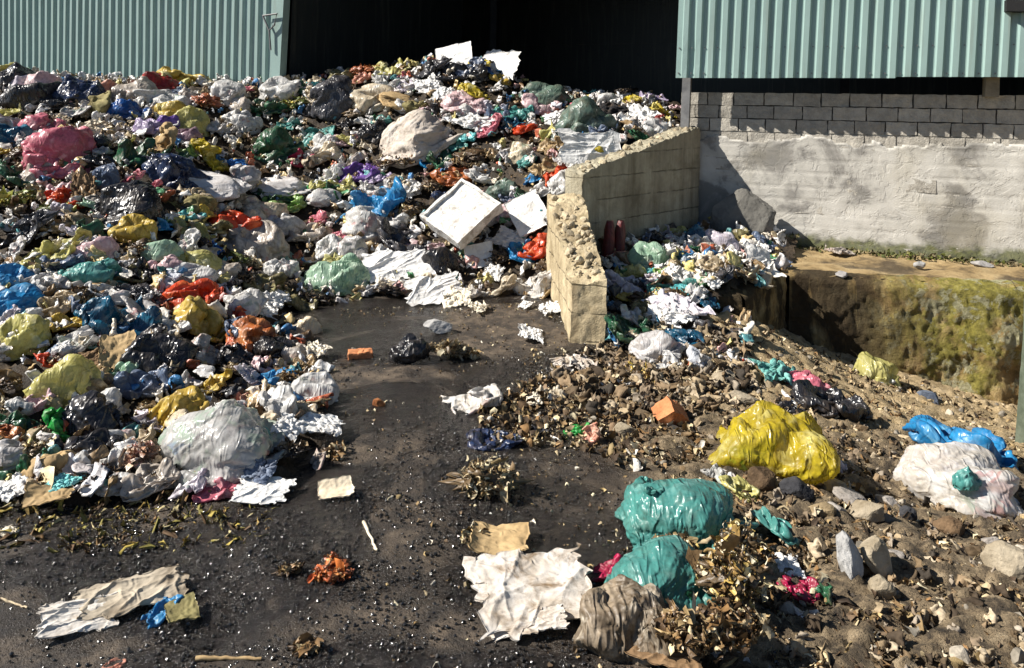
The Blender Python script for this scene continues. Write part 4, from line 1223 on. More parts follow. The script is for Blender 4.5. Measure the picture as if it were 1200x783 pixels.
#  kind px py w h colour rotation [@short name | full label]      (pixels of the photograph locate things on the heap)
TABLE = """
film 4 80 34 16 PY 0
bag 15 92 46 30 BK 0 @black bags at the far left crest|black bag slumped on the crest at the far left end of the heap
bag 40 113 62 32 BK -10
film 66 118 44 30 BK 10
bag 24 98 28 20 LL 0
bag 51 99 36 26 LP 5
bag 90 108 46 44 NV 20
film 86 128 34 36 LG 40 @torn clear film|torn clear grey film glinting on a navy bag near the crest
sack 115 122 28 44 OL 70
bag 125 107 30 24 SA 0
bag 153 107 48 22 GB 0
bag 153 128 42 28 BL 0 @round deep blue bag|round deep blue bag just under the crest before the green cladding
bag 183 98 50 22 RD 0 @dark red bag|glossy dark red bag lying on the crest before the green cladding
film 212 88 42 16 OC -20 @ochre sheet on the crest|ochre yellow film lying on the crest beside the dark red bag
film 208 97 36 14 PY -30
bag 179 111 48 16 W 0
rag 212 108 22 13 SL 0
bag 203 119 36 15 W -10
bag 206 131 38 20 OC -10
clump 244 119 34 28 rust 0 @rust red pulp|rust red heap of rotten pulp near the crest
bag 266 108 36 36 W 0 @tall white bag on the crest|tall white bag standing on the crest before the green cladding
bag 282 123 20 28 GB 0
film 290 104 15 13 PK 0
bag 285 140 36 22 W -15
film 278 133 14 11 YL 60
film 257 147 36 30 LG 0
bag 227 144 42 26 PY -25
bag 176 148 30 32 LV 0
sack 190 164 32 38 TN 70 @pleated tan sack|tan sack folded in pleats beside the bright yellow bag
bag 217 160 34 20 MV 0
bag 197 143 26 18 PU 0
film 252 181 48 46 YL -40 @bright yellow bag|bright yellow bag with a pointed peak high on the heap
film 220 176 24 20 LM 0
film 156 178 62 30 DN 10 @glossy green film|glossy dark green film crumpled on the upper heap below the deep blue bag
bag 208 203 60 36 NV -25 @crinkled navy bag|crinkled navy bag above the long black bag
bag 147 239 92 48 BK 8 @long black bag|long glossy black bag lying across the heap below the navy one
bag 49 144 42 26 PK 0
bag 73 171 70 46 PK -25 @big pink bag|big stuffed pink bag on the upper heap
film 66 195 64 24 PK -20
rag 110 153 42 22 CR 0
film 12 143 40 28 LG -30
bag 15 159 44 26 DT -20
film 2 176 16 26 OC 0
film 23 206 40 36 DN -40
bag 74 219 28 26 LP 0
bag 122 208 28 36 SL 80
rag 98 220 28 32 BR 0
clump 22 230 60 24 leaf 0 @yellow-green leaves|heap of yellow-green rotten leaves near the left edge
clump 60 245 46 18 leaf -25
bag 112 168 34 16 BK 0
sack 240 214 92 26 LG 12 @long grey cloth|long pale grey cloth bundle stretched across the middle of the heap
bag 278 206 46 24 LG 20
sack 226 237 46 16 OL 15
film 81 247 32 18 LL -30
film 184 261 32 24 SB 0 @sky blue ball|small sky blue bag beside the yellow-orange bag
bag 174 250 26 18 W 0
rag 279 193 26 12 BL 15
bag 156 268 46 30 OC 0 @yellow-orange bag|yellow-orange bag lying below the long black bag
film 97 272 42 26 LL -25
film 117 268 40 16 DN -30
film 60 292 66 30 PY 18 @long pale yellow bag|long pale yellow bag pointing downhill on the heap
bag 112 291 46 26 LP 0
film 30 268 60 44 DG 40
film 16 293 32 22 LG 50
bag 112 317 60 40 TL -10 @puffy teal bag|puffy teal bag in the middle of the heap above the dark blue film
bag 14 326 42 24 SB 0 @upper sky blue bag|sky blue bag at the left edge, resting on a bigger one
bag 20 353 54 36 SB -10 @lower sky blue bag|bigger sky blue bag at the left edge, under another one
film 3 352 14 18 CM 0
film 155 374 100 50 DT -28 @dark blue film|big glossy dark blue film bag sloping downhill
film 178 370 66 14 LG -35
film 168 342 58 32 DG -15
film 166 314 50 20 BK -20
bag 224 347 56 38 OR 10 @lower orange-red bag|orange-red bag lying above the ochre bag
film 257 341 38 22 OR -20
bag 245 373 68 34 OC -15 @ochre bag|crumpled ochre yellow bag beside the orange-red one
bag 217 284 32 32 W 70
film 227 267 58 16 PY -15
film 244 277 30 14 PY -30
bag 189 293 38 24 MG 0
bag 240 307 54 24 PY -10
bag 194 309 36 20 LP 0
bag 224 322 50 20 W 5
rag 250 290 26 10 BL -25
film 223 252 28 9 AQ 15
bag 270 261 54 32 OR 10 @upper orange-red bag|crumpled orange-red bag above the big grey-beige bag
film 146 318 38 16 OL 0
clump 97 346 54 36 peel 0
film 82 328 36 18 MW 0
film 82 373 42 30 OC 0
bag 22 394 56 46 PY 0 @pale yellow bag at the edge|pale yellow bag at the left edge of the heap
film 47 382 26 18 W 0
film 78 403 58 34 LG 15 @crumpled clear bag|crumpled cloudy grey bag below the dark blue film
carton 137 412 38 36 TN 0 @tan carton|crumpled tan paper carton on the lower heap
bag 186 413 74 38 BK 10 @glossy black bag|glossy black bag below the dark blue film
film 161 403 24 18 DG 0
film 247 408 46 40 GB -30
rag 102 423 44 18 BR 0
bag 297 282 82 38 GB 8 @big grey-beige bag|big smooth grey-beige bag in the middle of the heap
bag 325 259 52 30 LG 5
film 356 272 42 28 GB 10
film 424 243 108 44 SB 12 @sky blue film|bright sky blue film crumpled across the middle of the heap
bag 440 261 64 32 W -5 @dirty white bag|dirty white bag just below the sky blue film
clump 481 247 38 34 yelp 0
film 401 274 30 18 PK 0
film 422 277 14 10 RD 0
bag 383 290 32 34 W 60
bag 414 295 40 32 LG -20
bag 399 323 70 34 MG 5 @mint green bag|smooth mint green bag at the foot of the heap
bag 314 318 26 30 W 70
bag 337 313 26 26 W 0
clump 286 324 40 38 dark 0
clump 296 307 36 18 husk 0
sheet 306 359 50 20 W -8 @flat white packet|flat white packet at the heap's foot beside the asphalt
film 330 336 74 26 OL -10
film 333 236 42 20 LM 5
film 318 228 36 14 DN 0
bag 289 236 32 26 CR 0
film 476 281 64 38 DG -25
bag 516 307 52 30 BK -15 @shiny black film|shiny black film crumpled under the white foam tray
sheet 466 313 72 34 W 8
bag 442 301 26 22 W 60
film 466 294 42 12 LP 15
film 446 331 40 18 CR 10
film 491 333 36 22 CR 20
film 507 237 32 34 NV 60
bag 353 385 38 20 CR 10
bag 358 396 26 14 BR 0
bag 304 395 62 46 RU -25 @rust orange bag|rust orange bag at the heap's edge beside the asphalt
bag 322 406 44 32 BK -20
film 283 388 38 38 SL -30
film 291 372 34 16 OR -35
board 619 250 42 44 W 25 @white sheet by the tray|white sheet propped up between the foam tray and broken wall
bag 628 289 40 36 OR 20 @orange-red bag at the wall|plump orange-red bag against the broken wall
sheet 593 280 48 24 LG -15
board 562 300 34 28 W 10
film 548 294 18 20 TL 50
sheet 509 342 64 32 W 15 @crumpled white sheet|crumpled white paper at the foot of the heap by the asphalt
sheet 535 350 36 26 CR 30
film 552 340 34 20 MW 0
sheet 560 364 24 14 CR 0
film 626 334 54 44 MW 25 @paper bag by the wall|stained white paper bag on the asphalt by the broken wall
film 638 340 34 28 TN 30
sheet 616 360 16 9 W 0
sheet 646 365 30 16 W -8
clump 588 300 38 30 dark 0
clump 640 312 26 20 peel 0
bag 593 250 26 32 LP 60
bag 665 216 38 20 W 5 @white bag capping the low wall|white bag slumped over the kink of the broken wall
film 533 205 46 34 RU 0 @rust orange rags|bunch of rust orange rags above the white foam tray
bag 328 104 46 22 W 15
film 362 95 26 18 CR 0
film 368 97 15 11 AQ 0
bag 396 115 64 50 DG -10 @big dark grey bag|big shiny dark grey bag near the crest by the shed opening
bag 433 114 54 24 CR -5 @cream pillow|cream pillow-like bag beside the big dark grey one
sack 470 118 50 16 TN -20
sack 487 123 26 18 OL 0
clump 423 82 38 20 rust 0
film 438 79 20 18 RU 0
film 424 91 22 13 SA 0
film 403 87 30 12 OL 0
bag 445 90 17 14 W 0
film 459 98 26 16 W 0
film 470 88 18 12 PK 0
film 461 79 40 16 PY 0
film 503 78 46 28 DG 25 @black film on the summit|black film draped over the summit beside the white board
film 528 83 42 22 BK 0
board 532 66 44 26 W 4 @white board on the summit|white rectangular board propped on the summit before the dark opening
film 561 74 24 12 YL 0
bag 559 85 26 22 BK 0
bag 570 83 13 12 BL 0
board 586 76 46 28 W -15 @torn white board|torn white board leaning on the summit, its edge ragged
sheet 500 101 26 28 W 60
sheet 519 110 24 18 W 0
sheet 508 95 15 15 W 0
film 558 107 38 24 YL -20
bag 547 102 18 14 YL 0
bag 549 121 54 20 LP -12
film 517 128 32 16 BK -20
rag 552 142 54 20 W -10
sack 487 157 96 44 GB 10 @hairy grey sack|big hairy grey-beige sack high on the heap below the summit
bag 434 157 38 36 BK 40
film 446 141 22 15 TL 0
film 434 168 24 22 CR 0
bag 323 171 52 34 DN 10 @dark green bundle|dark green bundle on the upper heap below the crest
film 368 160 44 16 TL 10
film 352 184 36 18 CM 0
film 422 198 48 22 PU 8 @purple bag|crumpled purple bag on the upper heap above the blue film
film 441 207 32 14 LV 10
film 395 212 52 18 PY -5
sack 326 215 62 15 LG 10
film 428 217 26 18 W 0
film 457 213 32 18 CR 15
film 313 123 38 28 DN 0
clump 349 120 42 26 leaf 0
bag 288 143 32 20 W 0
film 363 118 26 38 CR 80
bag 510 173 17 15 MV 0
film 548 160 18 17 AQ 0
film 565 157 14 15 PK 0
film 535 169 22 13 TL 0
clump 552 182 64 24 peel -10 @brown peel band|band of brown peelings above the rust orange rags
clump 470 188 64 26 peel 0
film 378 220 30 13 GN 0
bag 640 110 56 30 SG -5
bag 683 141 68 44 SG 5 @big sage green bag|big sage green bag swelling up above the broken wall
film 599 130 42 22 TL -10
film 596 143 30 18 DT 0
film 615 149 26 26 OR 0 @small red bag|small vivid red bag on the upper heap left of the sage bag
film 638 125 42 22 LP -15
rag 693 176 82 38 W 10 @white cloth over the wall|white cloth hanging down towards the top of the broken wall
bag 697 178 26 13 YL 5
film 703 152 24 15 SL 0
film 650 166 40 34 TN 10
film 640 192 38 30 TN 0
rag 669 192 18 24 W 60
rag 719 129 40 26 BK -45
rag 752 164 44 15 DN -25
sheet 750 136 46 26 W 5
film 739 115 28 14 YL 0
clump 732 106 38 13 dark 0
film 766 113 28 18 LV 0
film 778 128 26 16 YL -20
film 771 135 13 10 RD 0
film 792 125 15 14 LP 0
film 776 159 22 14 AQ 0
film 596 184 18 42 LG -70
film 617 188 20 22 TL 0
film 566 205 38 22 W -15
film 624 206 20 20 SB 0
bag 587 222 36 20 SG 0
film 566 230 26 18 CL 0
film 586 92 24 20 OC 0
film 678 121 18 9 PK 0
bag 68 449 72 50 PY 15 @round pale yellow bag|round pale yellow bag on the lower heap above a green one
film 121 449 44 36 TN -30
bag 167 444 54 40 SL 0
film 79 498 50 38 GN -45 @bright green bag|glossy bright green film on the lower heap
bag 115 490 64 50 BK -30
bag 111 523 54 34 BK 0
film 18 505 44 32 RU -35
film 30 496 42 18 DN -30
bag 12 531 40 40 LG 0
sack 60 544 52 44 TN 5 @creased tan bag|creased tan paper bag at the foot of the heap
sheet 74 568 40 18 AQ 8 @aqua sheet|aqua film strip at the foot of the heap
film 111 551 32 10 RD 0
sheet 14 578 38 28 W -5
carton 57 588 50 16 TN -15
film 250 447 38 36 OC 30
bag 206 481 70 42 OC 22 @long ochre bag|long ochre bag lying behind the big clear bag
film 215 444 36 26 LG 0
film 284 464 36 20 SA 15
bag 259 511 140 86 CL 6 @big clear bag|big cloudy clear bag stuffed full at the heap's foot
film 178 559 56 36 GB 20
film 222 567 42 28 LL 10
film 258 571 48 18 PK 5 @frilly pink film|frilly pink film under the big clear bag
rag 304 553 40 32 SL 15
clump 165 533 58 44 pinky 0
film 158 498 26 26 DG 0
film 323 444 46 26 SB 10 @sky blue wrapper|sky blue wrapper at the heap's edge beside the asphalt
bag 370 457 52 32 W -15 @white bag beside the asphalt|white bag furthest out on the asphalt at the heap's edge
bag 335 473 46 50 W -50
rag 338 503 34 26 W -30
sheet 308 580 62 26 W -12
sheet 376 503 52 20 W 5
film 371 539 20 26 GB 70
clump 386 531 38 22 peel 0
clump 345 528 46 30 dark 0
sheet 371 413 32 16 CR 0
film 295 439 34 40 LL -45
carton 394 581 40 15 CR 5 @cream card|small cream card lying alone on the dark asphalt
clump 532 410 72 36 husk 0 @tan husk clump|tan clump of pressed husks alone in the middle of the asphalt
rock 514 385 30 18 W 0
bag 479 416 44 26 BK 10
sheet 621 394 32 14 W 0
film 555 472 62 20 MW 10
sheet 626 473 20 14 CR 0
film 650 461 34 15 CR 0
film 581 515 62 18 NV 0 @navy film|flat navy film on the asphalt above the dried clump
clump 567 562 112 86 husk 0 @dried leaf clump|large tangled clump of dried husks on the asphalt
film 676 504 28 18 GN 20
film 690 512 24 34 SA 70
rag 672 430 54 20 GB -15
clump 742 436 54 28 yelp 0
film 731 449 14 11 W 0
rock 730 505 30 16 BE 0
film 628 503 28 18 DG 0
clump 558 632 40 30 yelp 0
carton 586 640 68 32 TN -4 @tan card|flat tan card beside the stained white cloth
film 610 634 16 10 RD -50
rag 622 697 150 84 DW 14 @stained white cloth|big stained white cloth spread on the asphalt in front
rag 620 738 92 26 DW 5
film 713 672 40 24 CM 25 @crimson film|crimson film peeping between the white cloth and teal bags
bag 793 612 140 80 TL -8 @knotted teal bag|large knotted teal bag resting on another teal bag
film 866 640 44 80 TL -60
bag 774 684 128 86 TL 10 @lower teal bag|large crinkled teal bag lying under the knotted one
clump 852 672 116 118 yelp 0 @spilled peelings|heap of wet yellow and brown peelings spilling from the teal bags
clump 838 732 120 72 peel 0
clump 872 640 56 70 yelp 0
clump 792 640 54 34 husk 0 @brown peelings|brown leathery peelings in front of the teal bags
film 733 737 116 84 MU -15 @muddy brown bag|crumpled muddy grey-brown bag in front of the teal bags
rag 778 770 94 34 BR -10
film 862 772 50 30 LG 0
film 911 625 54 36 TL -30 @rolled teal film|rolled teal film lying on the rubble
film 938 688 46 40 CM 0
sheet 925 670 30 24 W 20
film 956 726 42 18 MW -10
film 962 694 20 40 DN 80
rock 995 668 26 52 W 12 @upright white chunk|pale chunk of plaster standing upright in the rubble
rock 1027 664 30 44 BE 25
rock 1033 694 28 30 BE 0
rock 1018 604 44 26 BE 10
rock 1063 607 20 18 DG 0
rock 1112 621 30 24 BR 0 @round brown stone|round brown stone below the white and blue bags
rock 1046 651 26 15 GB 0
rock 1182 668 50 36 BE 0 @pale rubble lump|pale lump of crumbling concrete in the rubble at the right edge
rock 978 600 24 18 GB 0
rock 1160 640 24 18 GB 0
rock 1090 640 20 12 BR 0
film 905 528 128 84 YL 4 @translucent yellow bag|big crumpled translucent yellow bag on the rubble
film 868 545 26 20 GN 0
film 848 556 42 32 CL -10
film 981 548 34 26 LL 10
film 884 561 22 20 RU 0
rock 895 569 36 28 BR 0
rock 934 581 36 24 DG 0
film 870 579 44 16 PY -25
rock 998 587 42 18 GB 0
rock 978 573 26 20 BE 0
rock 964 600 30 20 TN 0
rock 1040 590 26 16 GB 0
film 972 473 84 38 BK 8 @black bag on the dirt|wrinkled black bag on the tan dirt beside a pink one
film 925 480 30 12 BK 0
bag 950 453 46 26 PK -8 @pink bag on the dirt|small pink bag on the tan dirt behind the black one
rag 905 440 62 24 TL -25 @green rag|long green rag on the slope of tan dirt
stick 920 465 34 6 W -45
bag 1028 436 46 40 PY 0 @pale bag by the pit|round pale yellow bag sitting at the edge of the pit
rock 1090 467 26 13 SL -20 @slate stone|slate-grey stone on the tan dirt by the pit
film 1128 525 108 42 SB -8 @blue bag behind the white|sky blue bag lying behind a big white bag at the right edge
bag 1123 566 132 84 MW -5 @big white bag|big stained white bag with a green patch on the rubble
brick 786 486 36 32 RU 20 @broken orange brick|broken orange brick in the rubble below the low wall
brick 422 415 30 12 RU 3 @orange brick|orange brick lying flat on the open asphalt
rock 444 474 14 11 RU 0 @brick chip|small chip of orange brick alone on the asphalt
stick 825 567 66 5 CR -48 @pale stick|long pale stick leaning in the rubble behind the teal bags
rag 156 703 112 36 MU 6 @muddy grey rag|ragged muddy grey-brown cloth on the wet ground at the lower left
sheet 93 729 90 34 DW -3 @wrinkled white paper|wrinkled white paper on the ground in the lower left corner
film 184 718 46 30 SB 30 @blue wrapper|sky blue wrapper beside a yellow carton at the lower left
carton 214 722 34 28 OL 10 @yellow carton|small flattened yellow-green carton beside the blue wrapper
stick 268 776 76 6 TN 0 @tan stick|straight tan stick at the bottom of the asphalt
clump 392 668 58 34 rust -15 @rust red peel|rust red peel on the wet black asphalt
clump 338 668 34 14 peel 20
stick 434 632 38 4 CR -65 @curved white strip|curved pale strip lying alone on the wet asphalt
clump 357 760 34 18 peel 0
film 133 780 24 10 SA 0
sheet 8 629 24 10 CR -15
stick 16 711 34 3 BE -20
film 741 436 30 18 OC 20
gloves 719 278 28 38 RD 0 @red gloves|pair of dark red rubber gloves sticking up by the shaded wall
bag 760 301 46 28 MG 0 @pale mint bag|pale mint bag in the shade below the concrete wall
film 727 298 28 13 SA 0
bag 742 316 26 22 PY 0
film 727 306 22 14 W -20
film 764 318 18 10 AQ 0
bag 779 318 22 22 LM 0
film 795 334 58 20 TL -10 @long teal bag|long teal bag lying on the small heap
film 802 340 30 10 AQ -10
film 829 353 26 22 DT 0
film 735 333 48 18 LL -25
rag 795 362 80 26 LL -15 @pale lilac cloth|pale lilac cloth spread over the small heap
rag 782 374 56 22 W -15
film 801 395 62 36 DT -8 @blue-green bag|blue-green bag at the front of the small heap
film 731 391 36 40 DN -35
bag 768 413 54 26 LG 10
film 773 425 40 18 W 0
bag 819 278 30 26 DT 0 @dark blue ball|round dark blue bag in the shade by the leaning slab
bag 847 283 44 22 LL -20
bag 866 276 32 16 OL 0
film 897 283 28 20 SL -30
carton 891 308 40 28 W 12 @white box lid|dirty white box lid at the edge of the pit's ledge
film 918 309 18 14 SL 0
bag 768 276 22 20 BK 0
film 756 281 16 20 SL 60
film 781 271 12 18 LL 80
bag 804 304 26 22 DT 0
film 806 294 22 16 SA 0
film 816 252 32 22 NV 0
film 862 423 34 13 W 0
film 984 293 28 20 GB 0 @grey film on the ledge|crumpled grey film on the mossy ledge at the wall's foot
rock 1078 310 12 8 W 0
rock 1150 309 20 7 LG 0
rock 986 322 12 8 LG 0
rock 905 452 22 12 BE 0
film 868 425 18 14 OR 0
rock 870 470 30 16 BE 0
rock 850 445 26 14 BE 0
film 840 600 24 12 OR -20
"""

NOUN = {'bag': ('plastic_bag', 'plastic bag', 'bag'), 'film': ('crumpled_bag', 'crumpled film', 'bag'), 'sheet': ('paper_sheet', 'paper sheet', 'paper'),
        'sack': ('cloth_sack', 'limp sack', 'sack'), 'rag': ('rag', 'cloth rag', 'rag'), 'clump': ('peel_heap', 'peelings', 'food waste'),
        'board': ('foam_board', 'board', 'board'), 'carton': ('flat_carton', 'flattened card', 'carton'), 'rock': ('stone', 'stone', 'stone'),
        'brick': ('brick', 'brick', 'brick'), 'stick': ('stick', 'stick', 'stick'), 'driftwood': ('rag_roll', 'rag roll', 'rag'), 'gloves': ('rubber_gloves', 'gloves', 'gloves')}
GROUP = {'bag': 'plastic bags dumped with the garbage', 'film': 'crumpled bags and films dumped with the garbage', 'sheet': 'papers thrown out with the garbage', 'sack': 'sacks in the garbage',
         'rag': 'rags in the garbage', 'clump': 'clumps of rotting peel and husk', 'board': 'white boards thrown on the heap', 'carton': 'cartons thrown out with the garbage',
         'rock': 'stones and rubble on the ground', 'brick': 'orange bricks on the ground', 'stick': 'sticks on the ground'}

items = []
for ln in TABLE.strip().splitlines():
    head, _, lab = ln.partition('@')
    k, px, py, w, h, c, r = head.split()
    ref, _, full = lab.partition('|')
    items.append(dict(k=k, px=float(px), py=float(py), w=float(w), h=float(h), c=c, r=float(r), ref=ref.strip() or None, label=full.strip() or None))

# smaller bags and films fill the places between the ones singled out above
frng = np.random.default_rng(23)
mask = np.zeros((783, 1200), bool)
yy, xx = np.mgrid[0:783, 0:1200]
def cover(it, s=.42):
    y0, y1, x0, x1 = max(0, int(it['py'] - it['h'])), int(it['py'] + it['h']), max(0, int(it['px'] - it['w'])), int(it['px'] + it['w'])
    e = ((xx[y0:y1, x0:x1] - it['px']) / (it['w'] * s)) ** 2 + ((yy[y0:y1, x0:x1] - it['py']) / (it['h'] * s)) ** 2 < 1
    mask[y0:y1, x0:x1] |= e
for it in items: cover(it)
PZ = np.array([(0, 92), (0, 590), (60, 585), (200, 570), (300, 540), (372, 470), (380, 440), (325, 395), (318, 365), (400, 345), (560, 343), (632, 325), (642, 235), (690, 190), (790, 150), (790, 118), (640, 108), (600, 80), (540, 72), (400, 92), (340, 106), (200, 104)], float)
HZ = np.array([(720, 300), (790, 268), (845, 262), (905, 285), (890, 320), (820, 350), (800, 400), (735, 405), (725, 350)], float)
WT = [('film', 'W', 16), ('film', 'LG', 8), ('bag', 'W', 11), ('film', 'CR', 10), ('bag', 'GB', 6), ('film', 'BE', 6), ('film', 'LL', 5), ('clump', 'peel', 9), ('clump', 'dark', 6), ('film', 'BK', 7),
      ('film', 'DG', 5), ('film', 'PY', 5), ('film', 'LP', 4), ('film', 'OC', 3), ('film', 'DN', 4), ('film', 'TL', 3), ('film', 'SB', 2), ('film', 'SL', 3), ('film', 'OR', 2), ('clump', 'husk', 7),
      ('film', 'MG', 3), ('rag', 'BE', 3), ('sheet', 'W', 4), ('film', 'RU', 2), ('film', 'PK', 2), ('bag', 'CR', 3), ('film', 'OL', 3), ('film', 'TN', 4), ('clump', 'leaf', 2)]
wts = np.array([q[2] for q in WT], float); wts /= wts.sum()
def fill(poly, n, tries, smin, smax):
    lo, hi = poly.min(0), poly.max(0)
    for _ in range(tries):
        if n <= 0: return
        p = frng.uniform(lo, hi)
        if mask[int(p[1]), int(p[0])] or not in_poly(p[None], [tuple(q) for q in poly])[0]: continue
        s = frng.uniform(smin, smax) * (.62 + .75 * (p[1] / 600))
        k, c, _w = WT[frng.choice(len(WT), p=wts)]
        it = dict(k=k, px=p[0], py=p[1], w=s * frng.uniform(.9, 1.5), h=s * frng.uniform(.6, .9), c=c, r=frng.uniform(-40, 40), ref=None, label=None)
        items.append(it); cover(it, .5); n -= 1
fill(PZ, 165, 6000, 17, 36)
fill(HZ, 40, 1500, 16, 30)

# ---- labels
MARKS = [i for i in items if i['ref']]
SIZE = lambda it: 'small ' if it['w'] < 27 else ('large ' if it['w'] > 75 else '')
def describe(it, used):
    k = it['k']
    cname = ORGNAME[it['c']] if k == 'clump' else PAL[it['c']][0]
    adj = {'bag': 'stuffed', 'film': 'crinkled', 'sheet': 'torn', 'clump': 'matted', 'rock': 'rough', 'rag': 'folded'}.get(k, '')
    noun = NOUN[k][1]
    base = f"{SIZE(it)}{cname} {noun}"
    base2 = f"{SIZE(it)}{adj} {cname} {noun}".replace('  ', ' ')
    ds = sorted(((math.hypot(m['px'] - it['px'], (m['py'] - it['py']) * 1.3), m) for m in MARKS), key=lambda q: q[0])[:7]
    def rel(m):
        dx, dy = it['px'] - m['px'], it['py'] - m['py']
        a = m['h'] * .5 + it['h'] * .2
        if dy > a and abs(dx) < dy * 1.4: return f"just below the {m['ref']}"
        if dy < -a and abs(dx) < -dy * 1.4: return f"just above the {m['ref']}"
        if abs(dx) < (m['w'] + it['w']) * .4 and abs(dy) < a: return f"touching the {m['ref']}"
        return f"beside the {m['ref']}"
    cands = []
    for i in range(4):
        for j in range(i + 1, 6):
            a, b2 = ds[i][1], ds[j][1]
            d = (a['px'] - it['px']) * (b2['px'] - it['px']) + (a['py'] - it['py']) * (b2['py'] - it['py'])
            if d < 0: cands.append((ds[i][0] + ds[j][0], f"between the {a['ref']} and the {b2['ref']}"))
    cands.sort()
    cands = [c for _, c in cands]
    singles = [rel(ds[i][1]) for i in range(4)]
    for ph in singles[:1] + cands[:2] + singles[1:3] + cands[2:] + singles[3:]:
        for bs in (base, base2):
            s = f"{bs} {ph}"
            if s not in used and 4 <= len(s.split()) <= 16: return s
    s = f"{base2} {singles[0]}, towards the {ds[2][1]['ref']}"
    return ' '.join(s.split()[:16])


used = set(i['label'] for i in items if i['label'])
for it in items:
    if not it['label']:
        it['label'] = describe(it, used)
    used.add(it['label'])

# ---- build them
def film_mat(c, k):
    nm, c1, c2, c3 = PAL[c]
    dark = c in ('BK', 'DG', 'NV', 'DT')
    if k == 'sack' or k == 'driftwood': return m_cloth('sacking ' + nm, c1, c2, .5)
    if k == 'rag': return m_cloth('cloth ' + nm, c3, c2, 1.0 if c in ('MW', 'BE', 'BR', 'GB', 'DW') else .3)
    if c == 'MU' and k == 'film': return m_plastic('muddy film', c1, c2, c3, .5, .1, .7, 1.0)
    if k in ('sheet', 'board'): return m_cloth('paper ' + nm, c3, c1, .8 if c in ('MW', 'DW') else .35, .7)
    if k == 'carton': return m_cloth('card ' + nm, c1, c2, .35, .75)
    tr = 0.05 if dark else (.34 if c in ('YL', 'PY', 'CL', 'SB', 'MG', 'OR') else .24)
    return m_plastic('polythene ' + nm, c1, c2, c3, .24 if dark else .32, tr, .3 if dark else (.42 if c in ('YL', 'OR', 'TL', 'SB', 'GN', 'RD', 'PU') else .62), .8 if dark else .55, c in ('W', 'MW', 'CL', 'LG', 'LL', 'CR', 'GB'))


CLEAR = {'translucent yellow bag': ('YL', .42, ['OC', 'LM', 'PY', 'OR', 'W']), 'big clear bag': ('CL', .32, ['W', 'TL', 'PK', 'SL', 'GB', 'CR']), 'big white bag': ('MW', .12, ['TN', 'TL', 'CR', 'CM', 'MG']),
         'pale bag by the pit': ('PY', .35, ['W', 'CR', 'LM']), 'round pale yellow bag': ('PY', .35, ['W', 'LM', 'CR', 'GB']), 'crumpled clear bag': ('CL', .45, ['W', 'SL', 'CR']),
         'pale mint bag': ('MG', .3, ['W', 'LM', 'TL']), 'mint green bag': ('MG', .25, ['W', 'CR', 'TL']), 'knotted teal bag': ('TL', .14, ['W', 'OC', 'DN', 'TN']), 'lower teal bag': ('TL', .14, ['W', 'OC', 'DN', 'TN'])}


def frame(it, y, tilt=None):
    """orientation: x across, z up leaning to the slope, turned by the item's angle about the line of sight"""
    rng = np.random.default_rng(int(it['px'] * 31 + it['py'] * 17))
    p = P(it['px'], it['py'], y)
    view = p - CAM; view /= np.linalg.norm(view)
    n = slope_n(p[0], p[1])
    up = .55 * n + .45 * np.array([0, 0, 1]) if tilt is None else np.asarray(tilt, float)
    up = up + rng.normal(0, .09, 3); up /= np.linalg.norm(up)
    x = np.cross(view, np.array([0, 0, 1.])); x /= np.linalg.norm(x)
    x = x - up * (x @ up); x /= np.linalg.norm(x)
    yv = np.cross(up, x)
    M = np.stack([x, yv, up], 1)
    r = math.radians(it['r'])
    return M, view, r


def folded(seed, w, l, n=96):
    """a flat cloth with long creases, a few crossing wrinkles and one turned-back edge"""
    rng = np.random.default_rng(seed)
    V, F = sheet(seed, 2, 2, n, .012, .13, .05, 0)
    p = V.copy(); h = V[:, 2] * 1.0
    a0 = rng.uniform(.3, .9)
    for i in range(15):
        an = a0 + rng.normal(0, .5)
        nx, ny = -math.sin(an), math.cos(an)
        c = rng.uniform(-.9, .9); m = rng.uniform(-.9, .9); ln = rng.uniform(.35, 1.0)
        d = p[:, 0] * nx + p[:, 1] * ny - c + .10 * perlin(p * 1.5 + i)
        t_ = p[:, 0] * ny - p[:, 1] * nx - m
        wd = rng.uniform(.03, .11)
        h = h + rng.uniform(.03, .085) * np.exp(-np.abs(d) / wd) * np.exp(-(t_ / ln) ** 2)
    h = h + .05 * perlin(p * 1.3 + seed) + .014 * np.abs(perlin(p * 5 + seed)) 
    return np.stack([V[:, 0] * w / 2, V[:, 1] * l / 2, h * (w + l) * .26], 1), F


